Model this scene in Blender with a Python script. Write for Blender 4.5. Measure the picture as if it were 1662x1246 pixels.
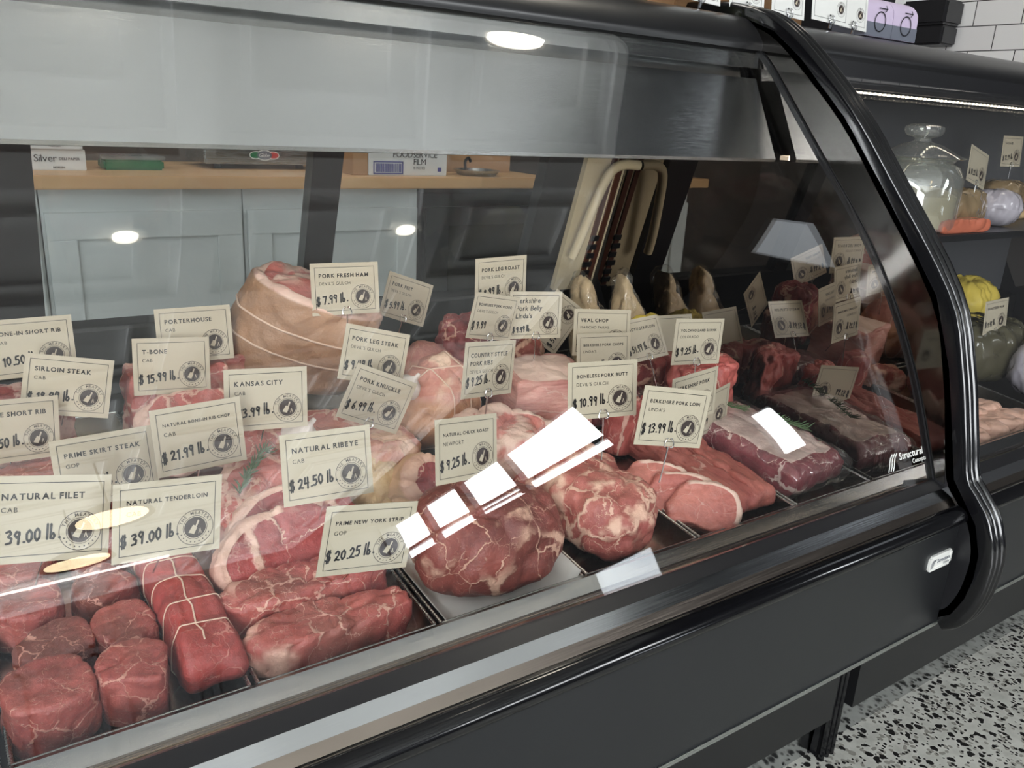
import bpy, bmesh, math, random
from mathutils import Vector, Matrix, noise
from math import sin, cos, pi, radians as R
C = bpy.context.scene.collection
sc = bpy.context.scene
for o in list(bpy.data.objects): bpy.data.objects.remove(o)

# ------------------------------------------------------------------ camera
cam_d = bpy.data.cameras.new('camera'); cam = bpy.data.objects.new('camera', cam_d); C.objects.link(cam)
sc.camera = cam
F_PX = 1350.0
cam_d.sensor_fit = 'HORIZONTAL'; cam_d.sensor_width = 36.0; cam_d.lens = 36.0 * F_PX / 1662.0
cam_d.clip_start = 0.02; cam_d.clip_end = 60
def unit(v): v = Vector(v); return v / v.length
ax = unit((2860 - 831, 300 - 623, F_PX)); dn = Vector((600 - 831, 4814 - 623, F_PX)); dn = unit(dn - ax * ax.dot(dn))
ay = dn.cross(ax); ay = ay if ay.z > 0 else -ay
az = -dn
right = Vector((ax.x, ay.x, az.x)); down = Vector((ax.y, ay.y, az.y)); fwd = Vector((ax.z, ay.z, az.z))
m3 = Matrix((right, -down, -fwd)).transposed()
cam.matrix_world = Matrix.Translation((0, 0, 1.13)) @ m3.to_4x4()

# ------------------------------------------------------------------ world, exposure
w = bpy.data.worlds.new('world'); sc.world = w; w.use_nodes = True
w.node_tree.nodes['Background'].inputs[0].default_value = (0.80, 0.90, 1.0, 1); w.node_tree.nodes['Background'].inputs[1].default_value = 0.6
vs = sc.view_settings
vs.view_transform = 'Standard'; vs.look = 'None'; vs.gamma = 1; vs.use_curve_mapping = False
vs.exposure = 0.30
cy = sc.cycles
cy.use_denoising = True; cy.max_bounces = 10; cy.transparent_max_bounces = 24; cy.glossy_bounces = 5; cy.diffuse_bounces = 4
cy.transmission_bounces = 6; cy.sample_clamp_indirect = 6.0; cy.caustics_reflective = False; cy.caustics_refractive = False

def area(name, loc, direction, sx, sy, radiance, col=(1, 1, 1), spread=180, roll=None):
    l = bpy.data.lights.new(name, 'AREA'); l.shape = 'RECTANGLE'; l.size = sx; l.size_y = sy
    l.energy = radiance * pi * sx * sy; l.color = col; l.spread = R(spread)
    o = bpy.data.objects.new(name, l); C.objects.link(o); o.location = loc
    d = Vector(direction).normalized(); q = d.to_track_quat('-Z', 'Y'); o.rotation_euler = q.to_euler()
    return o
# daylight at the shop window panes, plus added fill lights (size_x runs level, size_y upright)
area('fill_light_left', (-2.96, -4.95, 1.75), (1, 0, 0), 3.7, 2.3, 15.0, (0.95, 0.98, 1.0))  # unseen window light, added to brighten the ceiling and the case
area('fill_light_high_left', (-2.96, -1.2, 3.08), (1, 0, 0), 5.4, 0.22, 20.0, (0.95, 0.98, 1.0))  # unseen high strip of light, added to lift the white ceiling
area('fill_light_rear', (0.9, 2.35, 3.22), (0, 0, -1), 2.2, 0.25, 7.0, (1.0, 0.97, 0.92))  # unseen lamp, added to lighten the rear cabinets
area('window_daylight_transom', (3.86, -4.95, 2.725), (-1, 0, 0), 4.1, 0.85, 16.0, (0.95, 0.98, 1.0))
area('window_daylight_fanlight', (3.86, -.02, 2.78), (-1, 0, 0), 0.42, 0.8, 0.6, (0.95, 0.98, 1.0))
area('window_daylight_side', (3.86, -1.67, 1.5), (-1, 0, 0), 0.2, 0.56, 16.0, (0.92, 0.97, 1.0))
area('window_daylight_door', (3.86, -3.55, 0.75), (-1, 0, 0), 0.8, 0.5, 4.0, (0.86, 0.93, 1.0))

# ------------------------------------------------------------------ helpers
def tag(o, label=None, cat=None, group=None, kind=None):
    if label: o['label'] = label
    if cat: o['category'] = cat
    if group: o['group'] = group
    if kind: o['kind'] = kind
    return o
def link(name, me, mat=None, parent=None):
    o = bpy.data.objects.new(name, me); C.objects.link(o)
    if mat: me.materials.append(mat)
    if parent: o.parent = parent
    return o
def obj(name, bm, mat=None, parent=None, smooth=False, loc=None):
    me = bpy.data.meshes.new(name); bmesh.ops.recalc_face_normals(bm, faces=bm.faces); bm.to_mesh(me); bm.free()
    if smooth:
        for p in me.polygons: p.use_smooth = True
        if smooth != 'all':
            try: me.set_sharp_from_angle(angle=R(40))
            except Exception: pass
    o = link(name, me, mat, parent)
    if loc: o.location = loc
    return o
def empty(name, loc=(0, 0, 0), rz=0):
    o = bpy.data.objects.new(name, None); C.objects.link(o); o.location = loc; o.rotation_euler = (0, 0, rz); o.empty_display_size = .05
    return o
def nb(): return bmesh.new()
def box(bm, x0, x1, y0, y1, z0, z1, bev=0, M=None):
    r = bmesh.ops.create_cube(bm, size=1.0)
    vs_ = r['verts']
    for v in vs_:
        v.co = Vector(((x0 + x1) / 2 + v.co.x * (x1 - x0), (y0 + y1) / 2 + v.co.y * (y1 - y0), (z0 + z1) / 2 + v.co.z * (z1 - z0)))
    if bev:
        es = set(e for v in vs_ for e in v.link_edges)
        rr = bmesh.ops.bevel(bm, geom=list(es), offset=bev, segments=2, affect='EDGES')
        vs_ = [v for v in rr['verts']] if M else vs_
    if M:
        fs = set(vs_)
        for v in fs: v.co = M @ v.co
    return bm
def extrude_x(bm, prof, x0, x1):
    a = [bm.verts.new((x0, y, z)) for y, z in prof]; b = [bm.verts.new((x1, y, z)) for y, z in prof]
    n = len(prof)
    for i in range(n): bm.faces.new((a[i], a[(i + 1) % n], b[(i + 1) % n], b[i]))
    bm.faces.new(a[::-1]); bm.faces.new(b)
    return bm
def sheet_x(bm, prof, x0, x1, t):
    # thin curved sheet of thickness t following a profile
    P = [Vector(p) for p in prof]; out = []
    for i, p in enumerate(P):
        d = (P[min(i + 1, len(P) - 1)] - P[max(i - 1, 0)]).normalized(); n = Vector((d.y, -d.x))
        out.append(p + n * t)
    return extrude_x(bm, [tuple(p) for p in P] + [tuple(p) for p in reversed(out)], x0, x1)
def catmull(pts, n, closed=False):
    P = [Vector(p) for p in pts]; out = []; m = len(P)
    segs = m if closed else m - 1
    for i in range(segs):
        if closed: a, b, c, d = P[(i - 1) % m], P[i], P[(i + 1) % m], P[(i + 2) % m]
        else: a, b, c, d = P[max(i - 1, 0)], P[i], P[i + 1], P[min(i + 2, m - 1)]
        for k in range(n):
            t = k / n
            out.append(0.5 * ((2 * b) + (c - a) * t + (2 * a - 5 * b + 4 * c - d) * t * t + (3 * b - a - 3 * c + d) * t ** 3))
    if not closed: out.append(P[-1])
    return out
def tube(bm, pts, r, seg=10, caps=True):
    P = [Vector(p) for p in pts]; rings = []
    rr = r if isinstance(r, (list, tuple)) else [r] * len(P)
    up = Vector((0, 0, 1)); d0 = (P[1] - P[0]).normalized()
    u = d0.cross(up); u = u.normalized() if u.length > 1e-4 else Vector((1, 0, 0))
    for i, p in enumerate(P):
        d = (P[min(i + 1, len(P) - 1)] - P[max(i - 1, 0)]).normalized()
        u = (u - d * u.dot(d)); u = u.normalized() if u.length > 1e-5 else d.orthogonal().normalized()
        v = d.cross(u)
        rings.append([bm.verts.new(p + (u * cos(2 * pi * k / seg) + v * sin(2 * pi * k / seg)) * rr[i]) for k in range(seg)])
    for a, b in zip(rings, rings[1:]):
        for k in range(seg): bm.faces.new((a[k], a[(k + 1) % seg], b[(k + 1) % seg], b[k]))
    if caps: bm.faces.new(rings[0][::-1]); bm.faces.new(rings[-1])
    return bm
def lathe(bm, prof, loc=(0, 0, 0), seg=40):
    rings = []
    for r, z in prof:
        if r < 1e-6: rings.append([bm.verts.new((loc[0], loc[1], loc[2] + z))])
        else: rings.append([bm.verts.new((loc[0] + r * cos(2 * pi * k / seg), loc[1] + r * sin(2 * pi * k / seg), loc[2] + z)) for k in range(seg)])
    for a, b in zip(rings, rings[1:]):
        for k in range(seg):
            va = [a[k % len(a)], a[(k + 1) % seg % len(a)]] if len(a) > 1 else [a[0]]
            vb = [b[(k + 1) % seg % len(b)], b[k % len(b)]] if len(b) > 1 else [b[0]]
            if len(va) + len(vb) >= 3: bm.faces.new(va + vb)
    return bm

# ------------------------------------------------------------------ materials
class NT:
    def __init__(s, name):
        s.m = bpy.data.materials.new(name); s.m.use_nodes = True; s.t = s.m.node_tree; s.t.nodes.clear()
        s.out = s.t.nodes.new('ShaderNodeOutputMaterial')
    def n(s, ty, **kw):
        nd = s.t.nodes.new('ShaderNode' + ty)
        for k, v in kw.items():
            if k[0] == '_': setattr(nd, k[1:], v)
            else:
                key = int(k[1:]) if k[0] == 'i' and k[1:].isdigit() else k.replace('__', ' ')
                if hasattr(v, 'is_output') or isinstance(v, bpy.types.NodeSocket): s.t.links.new(v, nd.inputs[key])
                else: nd.inputs[key].default_value = v
        return nd
    def l(s, a, b): s.t.links.new(a, b)
    def math(s, op, a, b=None, c=None, clamp=False):
        nd = s.t.nodes.new('ShaderNodeMath'); nd.operation = op; nd.use_clamp = clamp
        for i, v in enumerate((a, b, c)):
            if v is None: continue
            if isinstance(v, bpy.types.NodeSocket): s.l(v, nd.inputs[i])
            else: nd.inputs[i].default_value = v
        return nd.outputs[0]
    def mix(s, f, a, b):
        nd = s.t.nodes.new('ShaderNodeMix'); nd.data_type = 'RGBA'
        for k, v in ((0, f), (6, a), (7, b)):
            if isinstance(v, bpy.types.NodeSocket): s.l(v, nd.inputs[k])
            else: nd.inputs[k].default_value = v if not isinstance(v, tuple) or len(v) == 4 else (*v, 1)
        return nd.outputs[2]
    def rng(s, v, a, b, c=0., d=1., smooth=True):
        nd = s.t.nodes.new('ShaderNodeMapRange'); nd.interpolation_type = 'SMOOTHSTEP' if smooth else 'LINEAR'
        s.l(v, nd.inputs[0]); 
        for i, x in enumerate((a, b, c, d)): nd.inputs[i + 1].default_value = x
        return nd.outputs[0]
    def obj_co(s, kind='Object'): return s.n('TexCoord').outputs[kind]
    def noise(s, co, scale, detail=3., rough=.5, dist=0.):
        nd = s.n('TexNoise', Scale=scale, Detail=detail, Roughness=rough, Distortion=dist); s.l(co, nd.inputs['Vector']); return nd
    def bsdf(s, **kw):
        b = s.t.nodes.new('ShaderNodeBsdfPrincipled')
        for k, v in kw.items():
            key = k.replace('__', ' ')
            if isinstance(v, bpy.types.NodeSocket): s.l(v, b.inputs[key])
            else: b.inputs[key].default_value = (*v, 1) if isinstance(v, tuple) and len(v) == 3 and 'Color' in key or key == 'Specular Tint' else v
        s.l(b.outputs[0], s.out.inputs[0]); return b
def srgb(r, g, b): return tuple(((c / 255) / 12.92 if c / 255 <= .04045 else ((c / 255 + .055) / 1.055) ** 2.4) for c in (r, g, b))
def plain(name, col, rough=.5, metal=0., spec=.5, bump=0, bscale=60, vary=0.0, coat=0., aniso=0.):
    t = NT(name); co = t.obj_co()
    c = tuple(col)
    if vary:
        nz = t.noise(co, 9, 4).outputs[0]
        c = t.mix(nz, tuple(x * (1 - vary) for x in col), tuple(min(1, x * (1 + vary)) for x in col))
    b = t.bsdf(Base__Color=c, Roughness=rough, Metallic=metal, Specular__IOR__Level=spec)
    b.inputs['Coat Weight'].default_value = coat
    if aniso: b.inputs['Anisotropic'].default_value = aniso
    if bump:
        bp = t.n('Bump', Strength=bump, Distance=.002); t.l(t.noise(co, bscale, 4).outputs[0], bp.inputs['Height']); t.l(bp.outputs[0], b.inputs['Normal'])
    return t.m
def glass_mat(name, f0=.05, tint=(1, 1, 1), rough=0., haze=0.):
    t = NT(name)
    g = t.n('NewGeometry'); d = t.n('VectorMath', _operation='DOT_PRODUCT'); t.l(g.outputs['Incoming'], d.inputs[0]); t.l(g.outputs['Normal'], d.inputs[1])
    c = t.math('ABSOLUTE', d.outputs['Value']); p = t.math('POWER', t.math('SUBTRACT', 1., c), 5.)
    f = t.math('MULTIPLY_ADD', p, 1 - f0, f0, clamp=True)
    tr = t.n('BsdfTransparent'); tr.inputs[0].default_value = (*tint, 1)
    gl = t.n('BsdfGlossy'); gl.inputs['Roughness'].default_value = rough; gl.inputs[0].default_value = (1, 1, 1, 1)
    mx = t.n('MixShader'); t.l(f, mx.inputs[0]); t.l(tr.outputs[0], mx.inputs[1]); t.l(gl.outputs[0], mx.inputs[2])
    last = mx.outputs[0]
    if haze:
        df = t.n('BsdfDiffuse'); m2 = t.n('MixShader'); m2.inputs[0].default_value = haze; t.l(last, m2.inputs[1]); t.l(df.outputs[0], m2.inputs[2]); last = m2.outputs[0]
    t.l(last, t.out.inputs[0]); return t.m
def brushed(name, col, rough=.28, axis=(1, 60, 60), aniso=0., bump=.08):
    t = NT(name); co = t.obj_co(); mp = t.n('Mapping', Scale=axis); t.l(co, mp.inputs[0])
    nz = t.noise(mp.outputs[0], 12, 5).outputs[0]
    b = t.bsdf(Base__Color=t.mix(nz, tuple(c * .88 for c in col), col), Metallic=1., Roughness=t.rng(nz, .2, .8, rough * .8, rough * 1.25))
    b.inputs['Anisotropic'].default_value = aniso
    if aniso:
        tg = t.n('Tangent', _direction_type='RADIAL', _axis='X'); t.l(tg.outputs[0], b.inputs['Tangent'])
    bp = t.n('Bump', Strength=bump, Distance=.0005); t.l(nz, bp.inputs['Height']); t.l(bp.outputs[0], b.inputs['Normal'])
    return t.m
def emit(name, col, s):
    t = NT(name); e = t.n('Emission'); e.inputs[0].default_value = (*col, 1); e.inputs[1].default_value = s; t.l(e.outputs[0], t.out.inputs[0]); return t.m

def meat_mat(name, lean_a, lean_b, fat, vein=9., vein_w=.05, vein_amt=.8, fleck=.5, fat_noise=.35, dark=(.12, .03, .03), darkamt=.3, skin=None, wet=.6, stretch=(1, 1, 1), seam=0, flat=False):
    t = NT(name); co0 = t.obj_co(); mp = t.n('Mapping', Scale=stretch); ri = t.n('ObjectInfo').outputs['Random']; ro = t.n('CombineXYZ'); t.l(t.math('MULTIPLY', ri, 7.), ro.inputs[0]); t.l(t.math('MULTIPLY', ri, 13.), ro.inputs[1]); va = t.n('VectorMath', _operation='ADD'); t.l(co0, va.inputs[0]); t.l(ro.outputs[0], va.inputs[1]); t.l(va.outputs[0], mp.inputs[0]); co = mp.outputs[0]
    dn_ = t.noise(co, 16, 3); off = t.n('VectorMath', _operation='MULTIPLY_ADD'); t.l(dn_.outputs['Color'], off.inputs[0]); off.inputs[1].default_value = (.045,) * 3; t.l(co, off.inputs[2])
    dn2 = t.noise(co, 70, 3, .6); of2 = t.n('VectorMath', _operation='MULTIPLY_ADD'); t.l(dn2.outputs['Color'], of2.inputs[0]); of2.inputs[1].default_value = (.018,) * 3; t.l(off.outputs[0], of2.inputs[2])
    wc = of2.outputs[0]
    vo = t.n('TexVoronoi', _feature='DISTANCE_TO_EDGE', Scale=vein); t.l(wc, vo.inputs['Vector'])
    mod = t.noise(co, vein * 1.3, 3).outputs[0]
    wdt = t.rng(mod, .38, .68, 0., 1.)
    v1 = t.math('SUBTRACT', 1., t.math('DIVIDE', vo.outputs[0], t.math('MAXIMUM', t.math('MULTIPLY', wdt, vein_w * .62), .004)), clamp=True)
    v1 = t.math('MULTIPLY', t.rng(v1, .1, .6), vein_amt)
    vo2 = t.n('TexVoronoi', _feature='DISTANCE_TO_EDGE', Scale=vein * 3.1); t.l(wc, vo2.inputs['Vector'])
    mod2 = t.rng(t.noise(co, vein * 2.1, 2).outputs[0], .5, .7)
    v2 = t.math('MULTIPLY', t.math('MULTIPLY', t.rng(vo2.outputs[0], .0, .035, 1., 0.), mod2), fleck)
    fl = t.rng(t.noise(co, 210, 3, .6).outputs[0], .62, .72)
    v3 = t.math('MULTIPLY', fl, fleck * .55)
    at = t.n('Attribute', _attribute_name='fat').outputs['Fac']
    fn = t.noise(co, 22, 4).outputs[0]
    fr = t.rng(t.math('MULTIPLY_ADD', t.math('SUBTRACT', fn, .5), fat_noise * 2, at), .42, .58)
    m = t.math('MAXIMUM', t.math('MAXIMUM', fr, v1), t.math('MAXIMUM', v2, v3))
    if seam:
        vs2 = t.n('TexVoronoi', _feature='DISTANCE_TO_EDGE', Scale=seam); t.l(wc, vs2.inputs['Vector'])
        sm = t.math('MULTIPLY', t.rng(vs2.outputs[0], .02, .06, 1., 0.), t.rng(t.noise(co, seam * .9, 2).outputs[0], .42, .55)); m = t.math('MAXIMUM', m, sm)
    la = t.mix(t.rng(t.noise(co, 14, 4).outputs[0], .3, .7), lean_a, lean_b)
    fib = t.noise(co, 120, 3, .7).outputs[0]
    la = t.mix(t.math('MULTIPLY', t.rng(fib, .3, .75), .28), la, tuple(min(1, c * 1.7) for c in lean_b))
    la = t.mix(t.math('MULTIPLY', t.rng(t.noise(co, 11, 3).outputs[0], .45, .62), darkamt), la, dark)
    fc = t.mix(t.rng(t.noise(co, 30, 4).outputs[0], .35, .75), fat, tuple(a * .72 + b * .28 for a, b in zip(fat, lean_b)))
    base = t.mix(m, la, fc)
    if skin:
        sk = t.n('Attribute', _attribute_name='skin').outputs['Fac']
        skc = t.mix(t.rng(t.noise(co, 12, 4).outputs[0], .3, .75), skin, tuple(c * .72 for c in skin))
        base = t.mix(sk, base, skc)
    b = t.bsdf(Base__Color=base, Roughness=t.rng(fn, .3, .8, .38, .62), Specular__IOR__Level=wet)
    b.inputs['Subsurface Weight'].default_value = .0
    h = t.math('ADD', t.math('MULTIPLY', m, .5), t.math('ADD', t.math('MULTIPLY', t.noise(co, 75, 5, .65).outputs[0], 1.5), t.math('MULTIPLY', t.noise(co, 18, 2).outputs[0], 1.2)))
    bp = t.n('Bump', Strength=.55, Distance=.004); t.l(h, bp.inputs['Height']); t.l(bp.outputs[0], b.inputs['Normal'])
    return t.m

BEEF_A, BEEF_B = srgb(148, 66, 62), srgb(178, 98, 88)
DBEEF_A, DBEEF_B = srgb(122, 62, 56), srgb(148, 80, 70)
PORK_A, PORK_B = srgb(176, 96, 86), srgb(200, 128, 112)
FAT = srgb(236, 205, 184); PFAT = srgb(240, 208, 190)
M = {}
M['filet'] = meat_mat('filet_beef', BEEF_A, BEEF_B, srgb(224, 166, 148), vein=30, vein_w=.085, vein_amt=.85, fleck=.8, fat_noise=.1, dark=srgb(126, 74, 64), darkamt=.9)
M['roast'] = meat_mat('tied_beef', BEEF_A, srgb(182, 78, 72), srgb(225, 165, 150), vein=16, vein_w=.04, vein_amt=.5, fleck=.45, fat_noise=.1, darkamt=.15)
M['strip'] = meat_mat('strip_beef', srgb(156, 66, 62), srgb(180, 98, 88), srgb(236, 190, 170), vein=20, vein_w=.08, vein_amt=.8, fleck=.9, fat_noise=.3, dark=srgb(150, 96, 82), darkamt=.6)
M['rib'] = meat_mat('ribeye_beef', srgb(150, 54, 54), srgb(176, 78, 74), srgb(240, 200, 180), vein=11, vein_w=.1, vein_amt=1., fleck=.5, fat_noise=.5, seam=10, darkamt=.15)
M['chop'] = meat_mat('rib_chop_beef', srgb(175, 78, 74), srgb(200, 110, 100), srgb(240, 200, 182), vein=13, vein_w=.14, vein_amt=.85, fleck=.8, fat_noise=.6, seam=12, darkamt=.1)
M['chuck'] = meat_mat('chuck_beef', DBEEF_A, DBEEF_B, srgb(226, 182, 158), vein=15, vein_w=.08, vein_amt=.95, fleck=.8, fat_noise=.6, seam=9, dark=srgb(80, 40, 36), darkamt=.45)
M['butt'] = meat_mat('pork_butt_flesh', srgb(164, 82, 76), srgb(190, 116, 104), srgb(238, 196, 172), vein=18, vein_w=.09, vein_amt=.9, fleck=.8, fat_noise=.65, seam=14, dark=srgb(140, 58, 54), darkamt=.4)
M['pork'] = meat_mat('pork_loin_flesh', srgb(176, 98, 88), srgb(196, 122, 108), PFAT, vein=9, vein_w=.03, vein_amt=.5, fleck=.2, fat_noise=.12, dark=srgb(176, 92, 84), darkamt=.3)
M['tender'] = meat_mat('pork_tenderloin_flesh', srgb(158, 82, 74), srgb(180, 106, 94), PFAT, vein=7, vein_w=.03, vein_amt=.4, fleck=.15, fat_noise=.15, dark=srgb(150, 68, 64), darkamt=.5, stretch=(1, .35, 1))
M['legsteak'] = meat_mat('pork_leg_flesh', srgb(188, 104, 96), srgb(210, 140, 126), PFAT, vein=7, vein_w=.08, vein_amt=.9, fleck=.3, fat_noise=.5, seam=7, dark=srgb(180, 80, 74), darkamt=.3)
M['ham'] = meat_mat('ham_flesh', srgb(198, 100, 92), srgb(216, 130, 118), PFAT, vein=7, vein_w=.07, vein_amt=.9, fleck=.4, fat_noise=.15, dark=srgb(160, 60, 58), darkamt=.35, skin=srgb(196, 152, 118), seam=6)
M['skinned'] = meat_mat('tied_pork_flesh', srgb(206, 130, 118), srgb(226, 160, 140), srgb(240, 205, 178), vein=8, vein_w=.05, vein_amt=.6, fleck=.2, fat_noise=.5, skin=srgb(228, 178, 132), darkamt=.1)
M['hock'] = meat_mat('hock_flesh', srgb(140, 48, 50), srgb(172, 72, 70), srgb(232, 190, 165), vein=16, vein_w=.1, vein_amt=.8, fleck=.6, fat_noise=.3, skin=srgb(230, 190, 150), darkamt=.4)
M['belly'] = meat_mat('belly_flesh', srgb(206, 130, 122), srgb(228, 170, 156), srgb(244, 214, 198), vein=7, vein_w=.05, vein_amt=.5, fleck=.1, fat_noise=.35, stretch=(.6, .6, 2.2), darkamt=.1)
M['lardskin'] = meat_mat('pale_fat', srgb(216, 176, 128), srgb(228, 192, 146), srgb(236, 208, 166), vein=8, vein_w=.04, vein_amt=.5, fleck=.2, fat_noise=.3, darkamt=0)
M['vacfat'] = meat_mat('brisket_flesh', srgb(120, 48, 58), srgb(150, 74, 80), srgb(238, 210, 200), vein=10, vein_w=.07, vein_amt=.9, fleck=.4, fat_noise=.35, dark=srgb(90, 40, 52), darkamt=.4)
M['lamb'] = meat_mat('shank_flesh', srgb(126, 48, 46), srgb(160, 74, 68), srgb(224, 180, 155), vein=10, vein_w=.08, vein_amt=.9, fleck=.3, fat_noise=.4, seam=9, darkamt=.5)
M['ribs'] = meat_mat('veal_rib_flesh', srgb(172, 74, 70), srgb(204, 110, 100), srgb(238, 190, 172), vein=14, vein_w=.1, vein_amt=.9, fleck=.4, fat_noise=.4, stretch=(1, 1, .4), darkamt=.25)
M['chicken'] = plain('raw_chicken', srgb(236, 190, 168), .35, vary=.12, bump=.3, bscale=40)

M['steel'] = brushed('brushed_steel', (.50, .52, .52), .25)
M['steel_bright'] = brushed('bright_steel', (.72, .74, .76), .16)
M['canopy'] = brushed('canopy_steel', (.74, .75, .75), .13, (1.5, 500, 500), .0, .10)
M['pan'] = brushed('pan_steel', (.42, .40, .36), .2, (20, 20, 20))
M['bronze'] = brushed('warm_steel', (.34, .29, .25), .2)
M['black_gloss'] = plain('black_gloss_plastic', (.004, .004, .005), .10)
M['black'] = plain('black_matt', (.012, .012, .014), .35)
M['rail'] = plain('black_satin_paint', (.010, .010, .011), .3, spec=.6)
M['well'] = plain('dark_steel_well', (.03, .03, .032), .3, .6)
M['panel'] = plain('graphite_front_panel', (.040, .042, .046), .33, .7, vary=.06)
M['kick'] = brushed('kick_plate_metal', (.62, .64, .66), .13, (3, 3, 3), 0, .4)
M['mirror'] = plain('dark_mirror', (.33, .30, .275), .015, 1.)
M['margin'] = plain('dark_end_margin', (.10, .095, .09), .06, 1.)
M['glass'] = glass_mat('case_glass', .052, (.99, .992, .99))
M['thinglass'] = glass_mat('door_glass', .035, (.93, .96, .97))
M['jarglass'] = glass_mat('jar_glass', .14, (.95, .97, .93), .03, .10)
M['film'] = glass_mat('clear_wrap', .08, (.97, .975, .97), .10, .02)
M['white_paint'] = plain('white_cabinet_paint', srgb(226, 229, 226), .45, bump=.03)
M['ceiling'] = plain('white_ceiling_paint', srgb(244, 245, 245), .6)
M['darkceil'] = plain('dark_ceiling_paint', (.018, .018, .02), .7)
M['darkwall'] = plain('dark_brown_wall', srgb(66, 58, 52), .6, vary=.2)
M['greywall'] = plain('grey_painted_wall', srgb(96, 98, 102), .6)
M['card'] = plain('laminated_card', srgb(203, 193, 171), .22, spec=.5, vary=.02, coat=.3)
M['whitecard'] = plain('white_card', srgb(236, 236, 232), .3, coat=.3)
M['ink'] = plain('black_ink', (.012, .012, .015), .3)
M['print'] = plain('grey_print_ink', srgb(62, 52, 50), .35)
M['wire'] = plain('chrome_wire', (.8, .8, .82), .12, 1.)
M['string'] = plain('cotton_string', srgb(236, 208, 186), .8)
M['wood'] = None
M['cardboard'] = plain('brown_cardboard', srgb(176, 136, 98), .8, vary=.08)
M['boxwhite'] = plain('white_carton', srgb(222, 222, 220), .6)
M['blue'] = plain('blue_print', srgb(70, 72, 150), .5)
M['green'] = plain('green_plastic', srgb(20, 110, 62), .35)
M['red'] = plain('red_print', srgb(190, 60, 60), .4)
M['greenp'] = plain('green_print', srgb(40, 120, 80), .4)
M['beige'] = plain('beige_plastic', srgb(226, 208, 170), .5, bump=.4, bscale=240)
M['copper'] = plain('brown_door_track', srgb(104, 62, 48), .3, .4)
M['paper'] = plain('butcher_paper', srgb(226, 224, 218), .6, vary=.04)
M['leaf'] = plain('rosemary_leaf', srgb(84, 108, 72), .5, vary=.25)
M['garlic'] = plain('garlic_skin', srgb(240, 230, 222), .5, vary=.08, bump=.2)
M['bone'] = plain('bone', srgb(226, 205, 190), .5, vary=.1)
M['yellow'] = plain('yellow_bag', srgb(232, 206, 96), .25, bump=.5, bscale=25)
M['pinkpk'] = plain('sausage_pack', srgb(214, 120, 92), .2, vary=.15, coat=.5)
M['wrapham'] = plain('wrapped_ham', srgb(150, 128, 96), .15, vary=.5, coat=.8, bump=.6, bscale=30)
M['wrapwhite'] = plain('wrapped_salami', srgb(196, 190, 200), .15, vary=.25, coat=.8, bump=.5, bscale=40)
M['wrapdark'] = plain('wrapped_turkey', srgb(92, 88, 70), .15, vary=.5, coat=.8, bump=.7, bscale=26)
M['plum'] = plain('cured_meat', srgb(110, 30, 36), .35, vary=.3)
M['pepper'] = plain('red_pepper', srgb(190, 24, 30), .3)
M['lav'] = plain('lavender_label', srgb(206, 190, 216), .5, vary=.04)
M['slate'] = plain('slate_label', srgb(110, 114, 126), .5)
M['olive'] = plain('olive_jar', srgb(110, 118, 60), .15, coat=.6, vary=.3)
M['straw'] = plain('jar_contents', srgb(200, 180, 140), .6, vary=.2, bump=.6, bscale=40)
M['lamp_warm'] = emit('warm_lamp', (1., .80, .50), 8.)
M['lamp_white'] = emit('downlight_lens', (1., .92, .78), 16.)
M['tube'] = emit('linear_tube', (1., .97, .92), 9.)
def led_mat():
    t = NT('led_strip'); sp = t.n('SeparateXYZ'); t.l(t.obj_co(), sp.inputs[0]); fr = t.math('FRACT', t.math('MULTIPLY', sp.outputs[0], 62.))
    e = t.n('Emission'); e.inputs[0].default_value = (1., .88, .70, 1); t.l(t.math('MULTIPLY_ADD', t.math('LESS_THAN', fr, .42), 11., 1.5), e.inputs[1]); t.l(e.outputs[0], t.out.inputs[0]); return t.m
M['led'] = led_mat()
def wood_mat():
    t = NT('butcher_block'); co = t.obj_co(); mp = t.n('Mapping', Scale=(1.2, 22, 22)); t.l(co, mp.inputs[0])
    nz = t.noise(mp.outputs[0], 3, 5).outputs[0]
    br = t.n('TexBrick', Scale=1.0); br.inputs['Mortar Size'].default_value = .0; br.inputs['Brick Width'].default_value = .7; br.inputs['Row Height'].default_value = .04
    t.l(co, br.inputs['Vector']); br.inputs['Color1'].default_value = (*srgb(226, 178, 124), 1); br.inputs['Color2'].default_value = (*srgb(206, 156, 104), 1)
    c = t.mix(t.math('MULTIPLY', nz, .5), br.outputs[0], srgb(232, 192, 142)); t.bsdf(Base__Color=c, Roughness=.4); return t.m
M['wood'] = wood_mat()
def tile_mat():
    t = NT('white_subway_tile'); co = t.obj_co(); sp = t.n('SeparateXYZ'); t.l(co, sp.inputs[0]); cb = t.n('CombineXYZ'); t.l(sp.outputs[1], cb.inputs[0]); t.l(sp.outputs[2], cb.inputs[1])
    br = t.n('TexBrick', Scale=1.0, _offset=.5); br.inputs['Brick Width'].default_value = .20; br.inputs['Row Height'].default_value = .1; br.inputs['Mortar Size'].default_value = .0022; br.inputs['Mortar Smooth'].default_value = .1
    t.l(cb.outputs[0], br.inputs['Vector']); br.inputs['Color1'].default_value = (*srgb(226, 224, 222), 1); br.inputs['Color2'].default_value = (*srgb(218, 215, 214), 1); br.inputs['Mortar'].default_value = (*srgb(70, 68, 68), 1)
    b = t.bsdf(Base__Color=br.outputs[0], Roughness=.12)
    bp = t.n('Bump', Strength=.5, Distance=.002, _invert=True); t.l(br.outputs['Fac'], bp.inputs['Height']); t.l(bp.outputs[0], b.inputs['Normal']); return t.m
M['tile'] = tile_mat()
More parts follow.
